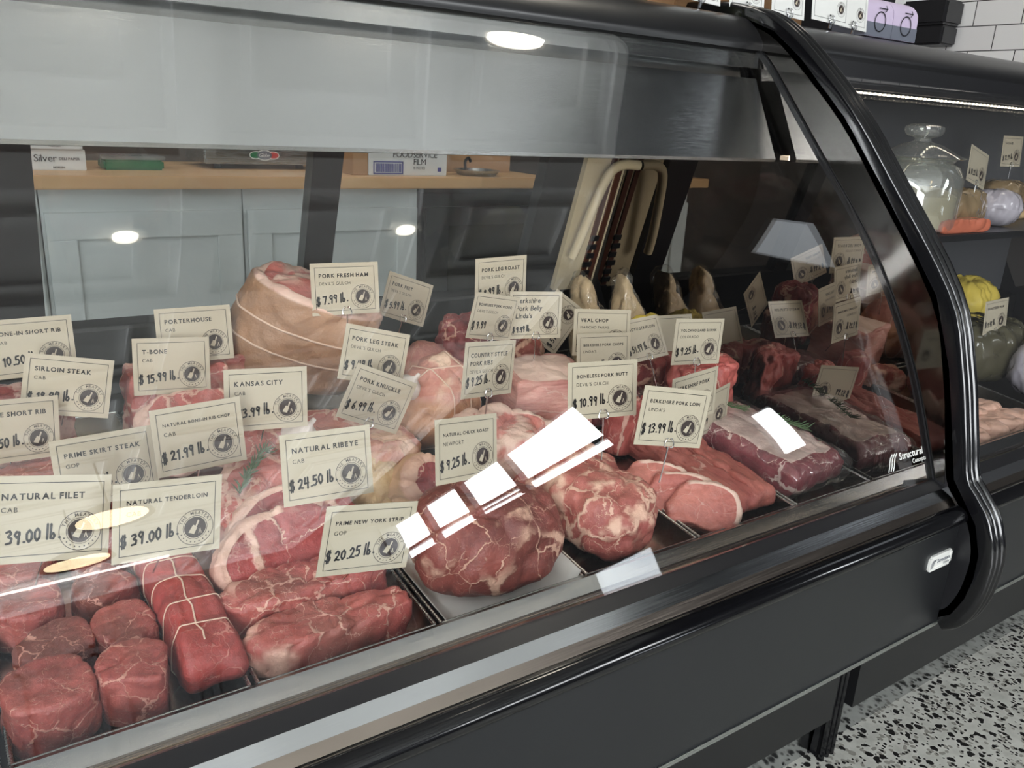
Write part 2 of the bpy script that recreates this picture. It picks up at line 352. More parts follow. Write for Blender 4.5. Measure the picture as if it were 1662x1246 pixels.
def terrazzo():
    t = NT('terrazzo'); co = t.obj_co(); dn_ = t.noise(co, 60, 2); off = t.n('VectorMath', _operation='MULTIPLY_ADD'); t.l(dn_.outputs['Color'], off.inputs[0]); off.inputs[1].default_value = (.012,) * 3; t.l(co, off.inputs[2])
    def layer(sc_, th, keep):
        vo = t.n('TexVoronoi', Scale=sc_); t.l(off.outputs[0], vo.inputs['Vector'])
        s = t.n('SeparateColor'); t.l(vo.outputs['Color'], s.inputs[0])
        return t.math('MULTIPLY', t.math('LESS_THAN', vo.outputs['Distance'], th), t.math('LESS_THAN', s.outputs[0], keep))
    blk = t.math('MAXIMUM', layer(62, .42, .42), layer(120, .40, .35)); gry = layer(85, .45, .4)
    base = t.mix(t.rng(t.noise(co, 30, 3).outputs[0], .3, .7), srgb(196, 196, 188), srgb(214, 214, 206))
    c = t.mix(gry, base, srgb(158, 156, 148)); c = t.mix(blk, c, srgb(34, 33, 33)); t.bsdf(Base__Color=c, Roughness=.3); return t.m
M['terrazzo'] = terrazzo()

# ------------------------------------------------------------------ room shell
X0, X1, YF, YB, ZC = -3.0, 3.8, -7.0, 3.4, 3.3
bm = nb(); box(bm, X0 - .1, X1 + 3, YF - .1, YB + .1, -.1, 0); tag(obj('floor', bm, M['terrazzo']), kind='structure')
def coffer(bm, x0, x1, y0, y1, z, d=.05):
    # stepped picture-frame moulding of one ceiling panel
    for k, (i0, i1, dz) in enumerate(((.0, .06, .06), (.06, .09, .035), (.17, .20, .022), (.20, .215, .035))):
        for (a, b, c_, e) in ((x0 + i0, x1 - i0, y0 + i0, y0 + i1), (x0 + i0, x1 - i0, y1 - i1, y1 - i0), (x0 + i0, x0 + i1, y0 + i1, y1 - i1), (x1 - i1, x1 - i0, y0 + i1, y1 - i1)):
            box(bm, a, b, c_, e, z - dz, z + .001)
bm = nb(); XC = 2.68; box(bm, X0, XC, YF, YB, ZC, ZC + .1)
cw = (XC - X0) / 6
for i in range(6):
    for j in range(11):
        y0 = YF + j * (YB - YF) / 11; coffer(bm, X0 + i * cw, X0 + (i + 1) * cw, y0, y0 + (YB - YF) / 11, ZC)
tag(obj('ceiling', bm, M['ceiling']), kind='structure')
bm = nb(); box(bm, XC, X1 + .2, YF, YB, ZC, ZC + .1); tag(obj('ceiling_dark', bm, M['darkceil']), kind='structure')
bm = nb(); box(bm, X0 - .2, X1 + .2, YB, YB + .1, 0, ZC); tag(obj('wall_back', bm, M['darkwall']), kind='structure')
bm = nb(); box(bm, X0 - .2, X1 + .2, YF - .1, YF, 0, ZC)
for i in range(9):
    x0 = X0 + i * .75
    for z0, z1 in ((.1, 1.0), (1.1, 2.2), (2.3, 3.2)):
        for (a, b, c_, e) in ((x0 + .06, x0 + .69, z0, z0 + .05), (x0 + .06, x0 + .69, z1 - .05, z1), (x0 + .06, x0 + .11, z0, z1), (x0 + .64, x0 + .69, z0, z1)):
            box(bm, a, b, YF, YF + .03, c_, e)
tag(obj('wall_front', bm, M['greywall']), kind='structure')
# left wall, opened by an added long window and high slot for fill light
bm = nb()
for (a, b, c_, e) in ((YF, -6.8, 0, ZC), (-3.1, YB, 0, 2.96), (-3.1, -3.95, 2.96, ZC), (1.55, YB, 2.96, ZC), (-3.1, YB, 3.2, ZC), (-6.8, -3.1, 0, .6), (-6.8, -3.1, 2.9, ZC)): box(bm, X0 - .12, X0, a, b, c_, e)
tag(obj('wall_left', bm, M['greywall']), kind='structure')
bm = nb()
for y in (-6.8, -5.9, -5.0, -4.1, -3.15): box(bm, X0 - .08, X0 + .02, y, y + .05, .6, 2.9)
for z in (.6, 2.85): box(bm, X0 - .08, X0 + .02, -6.8, -3.1, z, z + .05)
tag(obj('added_window_1', bm, M['black']), kind='structure')  # frame of the added, unseen left window
# right wall: dark shop front with transom lights, side light and glazed door
bm = nb(); W0, W1 = X1, X1 + .1
holes = [(-7.0, -2.9, 2.3, 3.15), (-1.77, -1.57, 1.22, 1.78), (-3.95, -3.15, .5, 1.0), (-.24, .2, 2.4, 3.16)]
def wall_with_holes(bm, a0, a1, b0, b1, holes):
    ys = sorted({a0, a1, *[h[0] for h in holes], *[h[1] for h in holes]}); zs = sorted({b0, b1, *[h[2] for h in holes], *[h[3] for h in holes]})
    for y0, y1 in zip(ys, ys[1:]):
        for z0, z1 in zip(zs, zs[1:]):
            cy_, cz_ = (y0 + y1) / 2, (z0 + z1) / 2
            if any(h[0] < cy_ < h[1] and h[2] < cz_ < h[3] for h in holes): continue
            box(bm, W0, W1, y0, y1, z0, z1)
wall_with_holes(bm, YF, 1.1, 0, ZC, holes); tag(obj('wall_right', bm, M['darkceil']), kind='structure')
bm = nb()
for y in (-6.1, -5.15, -4.2): box(bm, X1 - .03, X1 + .04, y - .06, y + .06, 2.3, 3.15)
box(bm, X1 - .02, X1 + .04, -7., -2.9, 2.44, 2.50)
box(bm, X1 - .02, X1 + .04, -5.15, -4.2, 2.36, 2.39)
tag(obj('window_2', bm, M['black']), kind='structure')
bm = nb(); box(bm, W0, W1, 1.1, 2.36, 0, ZC); tag(obj('wall_tiled', bm, M['tile']), kind='structure')
bm = nb(); box(bm, W0 - .02, W1, 2.36, 2.62, 0, ZC); tag(obj('trim_1', bm, M['ceiling']), kind='structure')
bm = nb(); box(bm, W0, W1, 2.62, YB, 0, ZC); tag(obj('wall_right_rear', bm, M['black']), kind='structure')

# ceiling lamps
def downlight(x, y, label, r=.055, mat='lamp_white'):
    t = tag(empty('recessed_downlight', (x, y, ZC)), label, 'ceiling light', 'recessed ceiling lights')
    b = nb(); lathe(b, [(0, -.062), (r, -.062), (r, -.055), (0, -.055)], seg=28); obj('lens', b, M[mat], t)
    b = nb(); lathe(b, [(r + .002, -.05), (r + .03, -.066), (r + .03, -.06), (r + .006, -.03)], seg=28); obj('trim_ring', b, M['whitecard'], t, True)
for i, (x, y, r) in enumerate(((.54, .20, .042), (1.62, .18, .042), (2.07, 1.2, .14))):
    downlight(x, y, ('small round downlight over the left part of the meat case', 'small round downlight over the middle of the meat case', 'large round downlight behind the top of the meat case')[i], r)
for i, (x, y) in enumerate(((.6, 2.2), (1.9, 2.2))):
    downlight(x, y, ('downlight above the left end of the wooden worktop', 'downlight above the right end of the wooden worktop')[i], .09)
def pendant(x, y, z, label):
    t = tag(empty('pendant_lamp', (x, y, z)), label, 'pendant lamp', 'warm dome pendants')
    b = nb(); lathe(b, [(.19, 0), (.17, .08), (.1, .14), (.02, .17), (.0, .17)], seg=36); obj('lamp_shade', b, M['black'], t, 'all')
    b = nb(); lathe(b, [(0, .01), (.16, .01), (.16, .02), (0, .02)], seg=36); obj('lamp_glow', b, M['lamp_warm'], t)
    b = nb(); tube(b, [(0, 0, .17), (0, 0, ZC - z)], .006); obj('cord', b, M['black'], t)
pendant(.52, -2.5, 2.55, 'warm dome pendant nearest the meat case'); pendant(.40, -3.3, 2.5, 'second warm dome pendant further into the shop')
bm = nb(); box(bm, -.4, 1.25, -5.62, -5.56, ZC - .08, ZC - .05); tag(obj('linear_ceiling_light', bm, M['tube']), 'long thin white tube light on the shop ceiling', 'ceiling light')

# ------------------------------------------------------------------ rear counter
CT = .90
for i, (a, b_, lab) in enumerate(((-.42, .26, 'white panelled cabinet at the left end under the worktop'), (.26, .85, 'white panelled cabinet under the green tray'), (.85, 1.50, 'white panelled cabinet left of the dark appliance'))):
    t = tag(empty('base_cabinet', ((a + b_) / 2, 2.8, 0)), lab, 'cabinet', 'white base cabinets'); wd = b_ - a; ox = -(a + b_) / 2
    bb = nb(); box(bb, -wd / 2 + .002, wd / 2 - .002, 0, .58, .08, .86); obj('body', bb, M['white_paint'], t)
    bb = nb(); box(bb, -wd / 2 + .01, wd / 2 - .01, -.012, -.001, .12, .79)
    for (p, q, r_, s_) in ((-wd / 2 + .01, wd / 2 - .01, .12, .2), (-wd / 2 + .01, wd / 2 - .01, .71, .79), (-wd / 2 + .01, -wd / 2 + .09, .2, .71), (wd / 2 - .09, wd / 2 - .01, .2, .71)): box(bb, p, q, -.022, -.012, r_, s_, .002)
    obj('door', bb, M['white_paint'], t)
bm = nb(); box(bm, -.5, 2.12, 2.75, YB - .002, .86, CT, .003); tag(obj('worktop', bm, M['wood']), 'pale butcher block worktop along the rear wall', 'worktop')
t = tag(empty('undercounter_appliance', (1.80, 2.8, 0)), 'dark undercounter appliance right of the white cabinets', 'appliance')
bb = nb(); box(bb, -.29, .29, 0, .58, .05, .84); obj('body', bb, M['black'], t)
bb = nb(); box(bb, -.28, .28, -.03, -.002, .10, .79, .003); obj('door', bb, M['panel'], t)
bb = nb(); box(bb, -.18, .18, -.034, -.031, .2, .72); obj('window_pane', bb, M['black_gloss'], t)

# ------------------------------------------------------------------ text
_g = {}
def glyph(ch, bold=0.0):
    k = (ch, bold)
    if k in _g: return _g[k]
    cu = bpy.data.curves.new('g', 'FONT'); cu.body = ch; cu.size = 1; cu.offset = bold; cu.resolution_u = 3
    o = bpy.data.objects.new('g', cu); C.objects.link(o); bpy.context.view_layer.update()
    me = o.evaluated_get(bpy.context.evaluated_depsgraph_get()).to_mesh()
    vs_ = [(v.co.x, v.co.y) for v in me.vertices]; fs = [tuple(p.vertices) for p in me.polygons]
    w_ = max([v[0] for v in vs_], default=.25) if vs_ else .25; lo = min([v[0] for v in vs_], default=0.) if vs_ else 0.
    bpy.data.objects.remove(o); bpy.data.curves.remove(cu)
    _g[k] = (vs_, fs, lo, w_); return _g[k]
def text(bm, s, x, z, size, y=-.0006, bold=0., gap=.09, shear=0., ang=0., widex=1., center=False, width=None):
    tot = 0
    for ch in s: 
        if ch == ' ': tot += .32; continue
        _, _, lo, hi = glyph(ch, bold); tot += (hi - lo) * widex + gap
    if width: size = min(size, width / max(tot, .01))
    cx = -tot * size / 2 if center else 0
    for ch in s:
        if ch == ' ': cx += .32 * size; continue
        vs_, fs, lo, hi = glyph(ch, bold); out = []
        for (a, b_) in vs_:
            px = cx + ((a - lo) * widex + shear * b_) * size; pz = b_ * size
            out.append(bm.verts.new((x + px * cos(ang) - pz * sin(ang), y, z + px * sin(ang) + pz * cos(ang))))
        for f in fs:
            try: bm.faces.new([out[i] for i in f])
            except ValueError: pass
        cx += ((hi - lo) * widex + gap) * size
    return tot * size
STR = {
 '$': [[(.62, .86), (.45, .95), (.2, .86), (.18, .62), (.62, .42), (.6, .16), (.35, .06), (.1, .18)], [(.34, 1.1), (.26, -.1)], [(.54, 1.1), (.46, -.1)]],
 '0': [[(.35, .95), (.12, .7), (.12, .3), (.3, .03), (.52, .25), (.55, .7), (.35, .95)]], '1': [[(.15, .78), (.35, .95), (.3, .02)]],
 '2': [[(.1, .75), (.3, .96), (.52, .8), (.45, .5), (.1, .06), (.25, .12), (.6, .04)]],
 '3': [[(.12, .88), (.4, .96), (.52, .76), (.28, .54), (.55, .38), (.48, .08), (.1, .04)]],
 '4': [[(.2, .95), (.12, .45), (.55, .48)], [(.5, .95), (.45, .0)]], '5': [[(.55, .95), (.2, .93), (.16, .55), (.45, .58), (.55, .3), (.38, .04), (.1, .08)]],
 '6': [[(.48, .95), (.2, .6), (.12, .25), (.3, .02), (.52, .2), (.42, .45), (.16, .35)]], '7': [[(.08, .9), (.58, .92), (.28, .0)]],
 '8': [[(.5, .85), (.3, .97), (.15, .78), (.5, .3), (.35, .03), (.12, .22), (.5, .85)]],
 '9': [[(.52, .85), (.28, .96), (.12, .72), (.3, .5), (.52, .68), (.5, .9), (.42, .0)]],
 '.': [[(.2, .06), (.26, .05)]], 'l': [[(.2, 1.1), (.15, .02)]], 'b': [[(.18, 1.1), (.12, .05), (.35, .0), (.48, .2), (.35, .42), (.15, .3)]]}
def ribbon(bm, pts, w_, y):
    P = [Vector((p[0], p[1])) for p in pts]
    for a, b in zip(P, P[1:]):
        d = (b - a)
        if d.length < 1e-7: continue
        n = Vector((-d.y, d.x)).normalized() * w_ / 2
        bm.faces.new([bm.verts.new((q.x, y, q.y)) for q in (a + n, a - n, b - n, b + n)])
    for a in P: bm.faces.new([bm.verts.new((a.x + w_ / 2 * cos(k * pi / 4), y, a.y + w_ / 2 * sin(k * pi / 4))) for k in range(8)])
def handwrite(bm, s, x, z, h, w_=None, y=-.0007, ang=.08, rnd=None):
    w_ = w_ or h * .15; cx = 0
    for ch in s:
        if ch == ' ': cx += .28 * h; continue
        dy = (rnd.random() - .5) * .12 * h if rnd else 0; sc_ = 1 + ((rnd.random() - .5) * .15 if rnd else 0)
        for st in STR.get(ch, []):
            pts = []
            for (a, b_) in st:
                px = cx + (a + .1 * b_) * h * .8; pz = b_ * h * sc_ + dy
                pts.append((x + px * cos(ang) - pz * sin(ang), z + px * sin(ang) + pz * cos(ang)))
            ribbon(bm, pts, w_ * (.8 if ch == '$' else 1), y)
        cx += {'.': .27, 'l': .26, '1': .40, '$': .60}.get(ch, .55) * h
def disc(bm, cx, cz, r0, r1, y, n=36):
    if r0 <= 0: bm.faces.new([bm.verts.new((cx + r1 * cos(2 * pi * k / n), y, cz + r1 * sin(2 * pi * k / n))) for k in range(n)]); return
    for k in range(n):
        a, b = 2 * pi * k / n, 2 * pi * (k + 1) / n
        bm.faces.new([bm.verts.new((cx + r * cos(t), y, cz + r * sin(t))) for r, t in ((r0, a), (r1, a), (r1, b), (r0, b))])

CW, CH = .104, .0783
def frame_lines(bm, w_, h_, ins, t, y):
    for (a, b, c_, e) in ((-w_ / 2 + ins, w_ / 2 - ins, h_ / 2 - ins - t, h_ / 2 - ins), (-w_ / 2 + ins, w_ / 2 - ins, -h_ / 2 + ins, -h_ / 2 + ins + t), (-w_ / 2 + ins, -w_ / 2 + ins + t, -h_ / 2 + ins, h_ / 2 - ins), (w_ / 2 - ins - t, w_ / 2 - ins, -h_ / 2 + ins, h_ / 2 - ins)):
        bm.faces.new([bm.verts.new(p) for p in ((a, y, c_), (b, y, c_), (b, y, e), (a, y, e))])
def logo_meshes():
    a = nb()
    disc(a, 0, 0, .0138, .0143, -.0006, 48); disc(a, 0, 0, .0092, .0096, -.0006, 40); disc(a, 0, 0, 0, .0085, -.0006, 40)
    s = 'THE MEATERY'; n = len(s)
    for i, ch in enumerate(s):
        if ch == ' ': continue
        th = R(158) - i * R(136) / (n - 1); r = .0107
        vs_, fs, lo, hi = glyph(ch, .012); sz = .0036; ang = th - pi / 2
        out = []
        for (p, q) in vs_:
            u, v = (p - (lo + hi) / 2) * sz, q * sz
            out.append(a.verts.new((r * cos(th) + u * cos(ang) - v * sin(ang), -.0007, r * sin(th) + u * sin(ang) + v * cos(ang))))
        for f in fs: a.faces.new([out[k] for k in f])
    for i in range(9):
        th = R(205) + i * R(130) / 8; disc(a, .0117 * cos(th), .0117 * sin(th), 0, .0006, -.0007, 6)
    c_ = nb()
    def poly(pts): c_.faces.new([c_.verts.new((p[0] * .0085, -.0009, p[1] * .0085)) for p in pts])
    poly([(-.62, -.42), (-.1, -.62), (.18, -.02), (.02, .16), (-.2, .28)]); poly([(.0, .12), (.14, .05), (.36, .62), (.22, .72)])
    poly([(.3, -.6), (.36, -.6), (.5, -.1), (.44, -.08)]); poly([(.56, -.6), (.62, -.58), (.46, -.08), (.42, -.12)])
    return a, c_
_a, _c = logo_meshes(); LOGO = bpy.data.meshes.new('logo'); _a.to_mesh(LOGO); _a.free(); CLV = bpy.data.meshes.new('logo_cleaver'); _c.to_mesh(CLV); _c.free()
LOGO.materials.append(M['print']); CLV.materials.append(M['card'])
def clip_mesh(parent, pin, lean=0., big=1.):
    b = nb()
    for s in (-1, 1):
        pts = [(s * .0025, -.003, -.001), (s * .0062, -.004, .0), (s * .0068, -.0035, .005), (s * .0042, -.0025, .0105), (s * .0022, -.0015, .011), (s * .0036, .003, .006)]
        tube(b, [tuple(Vector(p) * big) for p in catmull(pts, 4)], .0008 * big, 6)
    o = obj('clip', b, M['wire'], parent, True, (0, 0, -CH / 2))
    b = nb(); tube(b, [(0, -.002, 0), (lean * pin * .5, -.001, -pin * .5), (lean * pin, .001, -pin)], .0011, 6)
    obj('pin', b, M['wire'], parent, True, (0, 0, -CH / 2))
CARDS = {}
def card(key, pose, title, sub, price, label, pin=.05, clip=True, cx=0.0, lean=0., hand=None, tsize=.0080):
    x, y, z, rx, ry, rz = pose; v = Vector((rx, ry, rz)); rnd = random.Random(key)
    b = nb(); box(b, -CW / 2, CW / 2, -.0004, .0004, -CH / 2, CH / 2)
    c = obj('price_card', b, M['card']); tag(c, label, 'price card', 'price cards on pins in the meat case')
    f = {'picnic': .94, 'legroast': 1.04, 'vealchop': 1.025, 'porterhouse': 1.02, 'belly': 1.005}.get(key, 1.)
    x, y, z = x * f, y * f, 1.13 + (z - 1.13) * f
    c.matrix_world = Matrix.Translation((x, y, z)) @ Matrix.Rotation(v.length, 4, v.normalized()) @ Matrix.Scale(f, 4)
    b = nb(); frame_lines(b, CW, CH, .0062, .00065, -.0006); xl = -CW / 2 + .0125; zt = CH / 2 - .0215
    lines = title.split('|')
    if hand:
        for i, ln in enumerate(hand): text(b, ln, xl, CH / 2 - .0195 - i * .0125, .0115, bold=.02, shear=.12, gap=.07, ang=.02)
    else:
        for i, ln in enumerate(lines): text(b, ln, xl, zt - i * .0115, tsize, bold=.03, gap=.14, width=CW - .026)
        if sub: text(b, sub, xl, zt - len(lines) * .0112, .0064, gap=.15)
    obj('lettering', b, M['ink'], c)
    if price:
        b = nb(); handwrite(b, price, xl - .006, -CH / 2 + .0155 - (.006 if hand else 0), .0118 if not hand else .009, .0021, rnd=rnd, ang=.10); obj('handwritten_price', b, M['ink'], c)
    lo = link('logo', LOGO, None, c); lo.location = (CW / 2 - .0258, 0, -CH / 2 + .0262); lo.scale = (1.28, 1, 1.28)
    cl = link('cleaver_mark', CLV, None, lo)
    if clip: clip_mesh(c, pin, lean)
    else:
        b = nb(); tube(b, [(0, .002, -CH / 2 + .02), (0, .012, -CH / 2 + .004), (0, .04, -CH / 2 - .03)], .001, 6); obj('pin', b, M['wire'], c, True)
    return c

# ------------------------------------------------------------------ display case
GP = [(1.093, 1.285), (1.04, 1.245), (.974, 1.174), (.903, 1.096), (.807, .992), (.73, .889), (.661, .764), (.603, .622)]
TP = [(1.36, 1.335), (1.2, 1.332), (1.108, 1.318), (1.042, 1.295), (.975, 1.248), (.873, 1.157), (.786, 1.057), (.661, .903), (.618, .797), (.593, .705), (.574, .632), (.553, .606), (.528, .575), (.513, .53), (.512, .49), (.518, .45), (.532, .415), (.552, .398)]
def trim(bm, x0, wdt, path):
    P = catmull(path, 4)
    n_r = 26; sec = []
    for k in range(n_r + 1):
        u = k / n_r; h = .012 + .010 * abs(sin(u * pi * 3)) ** .6 * (1 if 0 < u < 1 else 0); sec.append((u * wdt, h))
    sec += [(wdt, -.012), (0, -.012)]
    rings = []
    for i, p in enumerate(P):
        d = (P[min(i + 1, len(P) - 1)] - P[max(i - 1, 0)]).normalized(); nrm = Vector((d.y, -d.x))
        if nrm.x > 0 and i > 10: nrm = -nrm
        rings.append((p, nrm))
    # keep normals on the customer's side
    out = []
    for i, (p, nrm) in enumerate(rings):
        d = (P[min(i + 1, len(P) - 1)] - P[max(i - 1, 0)]).normalized(); nn = Vector((d[1], -d[0])); nn = -nn if nn.dot(Vector((-1, 1))) < 0 and i < 40 else nn
        out.append([bm.verts.new((x0 + sx, p[0] + nn[0] * h, p[1] + nn[1] * h)) for sx, h in sec])
    m = len(sec)
    for a, b in zip(out, out[1:]):
        for k in range(m): bm.faces.new((a[k], a[(k + 1) % m], b[(k + 1) % m], b[k]))
    bm.faces.new(out[0][::-1]); bm.faces.new(out[-1])
def deckz(y): return .578 + (y - .7) * .1175
def case(x0, x1, first):
    t = empty('display_case', (x0, .6, 0)); L = (0, 0, 0)
    def add(name, bm, mat, smooth=False, par=None):
        o = obj(name, bm, M[mat], par or t, smooth)
        if not par: o.matrix_parent_inverse = t.matrix_world.inverted()
        return o
    bpy.context.view_layer.update()
    gp = catmull(GP, 5)
    b = nb(); sheet_x(b, [tuple(p) for p in gp], x0, x1 - .006, -.006); add('front_glass', b, 'glass', True)
    # gasket strip at the ends of the curved pane
    b = nb(); sheet_x(b, [tuple(p) for p in gp], x1 - .006, x1 - .0015, -.009); add('glass_edge_seal', b, 'black', True)
    # top rail
    b = nb(); prof = [(1.06, 1.262), (1.062, 1.278), (1.085, 1.304), (1.12, 1.322), (1.2, 1.332), (1.36, 1.332), (1.36, 1.30), (1.13, 1.285), (1.1, 1.268)]
    extrude_x(b, [tuple(p) for p in catmull(prof[:6], 4)] + prof[6:], x0, x1); add('top_rail', b, 'rail', True)
    if first:
        b = nb(); extrude_x(b, [(1.052, 1.232), (1.078, 1.285), (1.1, 1.285), (1.07, 1.232)], x0, x1 - .005); add('upper_fascia', b, 'canopy')
        b = nb(); extrude_x(b, [(.974, 1.083), (.976, 1.078), (.988, 1.078), (.990, 1.090), (1.30, 1.088), (1.30, 1.30), (1.09, 1.262), (1.075, 1.214), (1.041, 1.214)], x0, x1 - .03)
        add('canopy', b, 'canopy')
        b = nb(); box(b, x0 + .02, x1 - .03, .994, 1.010, 1.080, 1.0875); add('light_strip', b, 'led')
    else:
        b = nb(); box(b, x0 + .02, x1 - .03, 1.034, 1.038, 1.207, 1.2105); add('light_strip', b, 'led')
        b = nb(); box(b, x0, x1, 1.03, 1.30, 1.215, 1.262); add('canopy', b, 'black')
    # base body
    b = nb()
    extrude_x(b, [(.69, .565), (.69, .10), (1.50, .10), (1.50, .62), (1.475, .62), (1.475, .645), (1.36, .628), (1.36, .55), (.72, .47), (.72, .565)], x0, x1); add('body', b, 'well')
    b = nb(); extrude_x(b, [(.694, .586), (.666, .603), (.645, .594), (.603, .596), (.603, .585), (.694, .570)], x0, x1); add('air_grille', b, 'bronze')
    b = nb(); extrude_x(b, [(.664, .6065), (.646, .5975), (.646, .594), (.664, .600)], x0, x1); add('inner_rail', b, 'steel_bright')
    b = nb(); extrude_x(b, [(.606, .621), (.584, .6135), (.582, .60), (.604, .60)], x0, x1); add('glass_gasket', b, 'black')
    b = nb(); extrude_x(b, [(.584, .614), (.570, .6035), (.572, .595), (.584, .60)], x0, x1); add('bumper_strip', b, 'steel_bright')
    b = nb(); extrude_x(b, [(.570, .6035), (.5615, .5945), (.566, .590), (.575, .595)], x0, x1); add('bumper_edge', b, 'bronze')
    b = nb(); pr = [(.563, .594), (.553, .5935), (.544, .588), (.540, .580), (.542, .573), (.547, .568), (.552, .567)]
    extrude_x(b, [tuple(p) for p in catmull(pr, 3)] + [(.59, .567), (.59, .594)], x0, x1); add('bumper', b, 'black_gloss', True)
    b = nb(); box(b, x0, x1, .55, .60, .395, .573); add('front_panel', b, 'panel')
    b = nb(); box(b, x0, x1, .548, .70, .388, .3955); add('panel_edge', b, 'steel')
    b = nb(); box(b, x0, x1, .722, .74, .0, .39); add('kick_plate', b, 'kick')
    # end panel (mirrored) and ribbed end trim
    prof = [p for p in TP] + [(.575, .39), (.70, .39), (.72, 0), (1.50, 0), (1.50, .75), (1.375, 1.10), (1.36, 1.33)]
    b = nb(); extrude_x(b, prof, x1, x1 + .012)
    o = add('end_panel', b, 'black')
    g2 = [(p[0] + .004, p[1]) for p in gp]
    b = nb(); extrude_x(b, [(1.30, 1.325), (1.12, 1.31)] + g2 + [(.70, .575), (1.37, .655), (1.45, .79), (1.385, 1.05)], x1 - .0015, x1 + .0005); add('end_mirror', b, 'mirror')
    op = catmull([(1.108, 1.31), (1.048, 1.288), (.982, 1.24), (.88, 1.15), (.793, 1.05), (.668, .896), (.626, .79), (.603, .70), (.586, .62)], 4)
    b = nb(); extrude_x(b, [tuple(p) for p in op] + list(reversed([(p[0] - .001, p[1]) for p in gp])), x1 - .001, x1 + .0004); add('end_margin', b, 'margin')
    b = nb(); trim(b, x1 + .0, .044, TP); add('end_trim', b, 'black_gloss', True)
    b = nb(); box(b, x1 + .0, x1 + .05, .70, .76, .0, .395, .006)
    for k in range(3): tube(b, [(x1 + .01 + k * .015, .70, .0), (x1 + .01 + k * .015, .70, .39)], .006, 8)
    add('end_leg', b, 'black_gloss', True)
    return t, add
main, add = case(-.62, 1.25, True)
tag(main, 'long curved-glass refrigerated meat case with stainless canopy and graphite front', 'display case')
# writing on the case
b = nb()
def place_text(b, fn, org, ux, uz):
    tmp = nb(); fn(tmp)
    mp = {}
    for v in tmp.verts: mp[v] = b.verts.new(Vector(org) + Vector(ux) * v.co.x + Vector(uz) * v.co.z)
    for f in tmp.faces: b.faces.new([mp[v] for v in f.verts])
    tmp.free()
def badge_words(q): text(q, 'Structural', 0, 0, .015, bold=.02, gap=.05); text(q, 'Concepts', .032, -.0105, .0095, bold=.01, gap=.05)
def swoosh(q):
    for k in range(3):
        x = k * .006 - .026
        pts = [(x - .006, -.012), (x - .002, -.006), (x, .0), (x + .003, .006), (x + .009, .011)]; ribbon(q, pts, .0022, 0)
gd = (Vector((0, .661, .764)) - Vector((0, .603, .622))).normalized()
place_text(b, lambda q: (badge_words(q), swoosh(q)), (1.155, .6135, .668), (1, 0, 0), gd); add('glass_lettering', b, 'whitecard')
b = nb(); box(b, 1.178, 1.240, .5475, .5505, .503, .529, .004); bd = add('badge', b, 'whitecard')
b = nb()
for fn, s_ in ((badge_words, 1), (swoosh, 1)): place_text(b, fn, (1.20, .5470, .514), (.6, 0, 0), (0, 0, .6))
lt = add('badge_lettering', b, 'slate'); lt.parent = bd; lt.matrix_parent_inverse = Matrix.Identity(4); lt.matrix_basis = bd.matrix_world.inverted() if False else Matrix.Identity(4)
# rear sliding doors: plane leans forward at the top
a0, a1 = Vector((0, 1.47, .758)), Vector((0, 1.382, 1.05))
def rear(y_off, x0, x1, s0, s1, th=.02):
    d = (a1 - a0); n = Vector((0, d.z, -d.y)).normalized(); p0 = a0 + d * s0; p1 = a0 + d * s1; bb = nb()
    extrude_x(bb, [(p.y, p.z) for p in (p0 + n * y_off, p1 + n * y_off, p1 + n * (y_off + th), p0 + n * (y_off + th))], x0, x1); return bb
for i, (xa, xb) in enumerate(((-.05, .127), (.543, .597), (1.036, 1.125))): add('door_post', rear(0, xa, xb, -.25, 1.08, .03), 'black')
for i, (xa, xb) in enumerate(((-.55, -.04), (.12, .55), (.59, 1.04))): add('sliding_door', rear(.012, xa, xb, 0, 1.05, .004), 'thinglass')
add('door_sill', rear(0, -.6, 1.245, -.50, 0.0, .04), 'well')
add('door_head', rear(0, -.6, 1.245, 1.02, 1.3, .03), 'black')
for k, (xa, xb) in enumerate(((1.205, 1.218), (1.226, 1.240))): add('door_track', rear(.0, xa, xb, -.1, 1.02, .02), 'copper')
bb = rear(.004, 1.14, 1.249, -.3, 1.02, .03); add('door_jamb', bb, 'beige')
b = nb(); pts = catmull([(1.245, 1.345, 1.045), (1.20, 1.345, 1.045), (1.172, 1.352, 1.025), (1.155, 1.372, .96), (1.142, 1.395, .885), (1.137, 1.41, .845)], 6)
tube(b, pts, .0105, 14); add('hose', b, 'beige', True)
b = nb()
for k in range(7):
    zc = -.02 + k * .07; q = rear(-.004, 1.205 - .004 * (k % 2), 1.225, zc, zc + .04, .004); me = bpy.data.meshes.new('x'); q.to_mesh(me); q.free(); b.from_mesh(me); bpy.data.meshes.remove(me)
add('track_slots', b, 'black')

other, add2 = case(1.315, 3.10, False)
tag(other, 'second curved-glass case of wrapped meats right of the ribbed trim', 'display case')
b = nb(); box(b, 1.34, 3.08, .93, 1.36, .925, .94, .002); add2('shelf', b, 'panel')
b = nb(); box(b, 1.32, 3.1, 1.42, 1.46, .6, 1.3); add2('rear_panel', b, 'greywall')

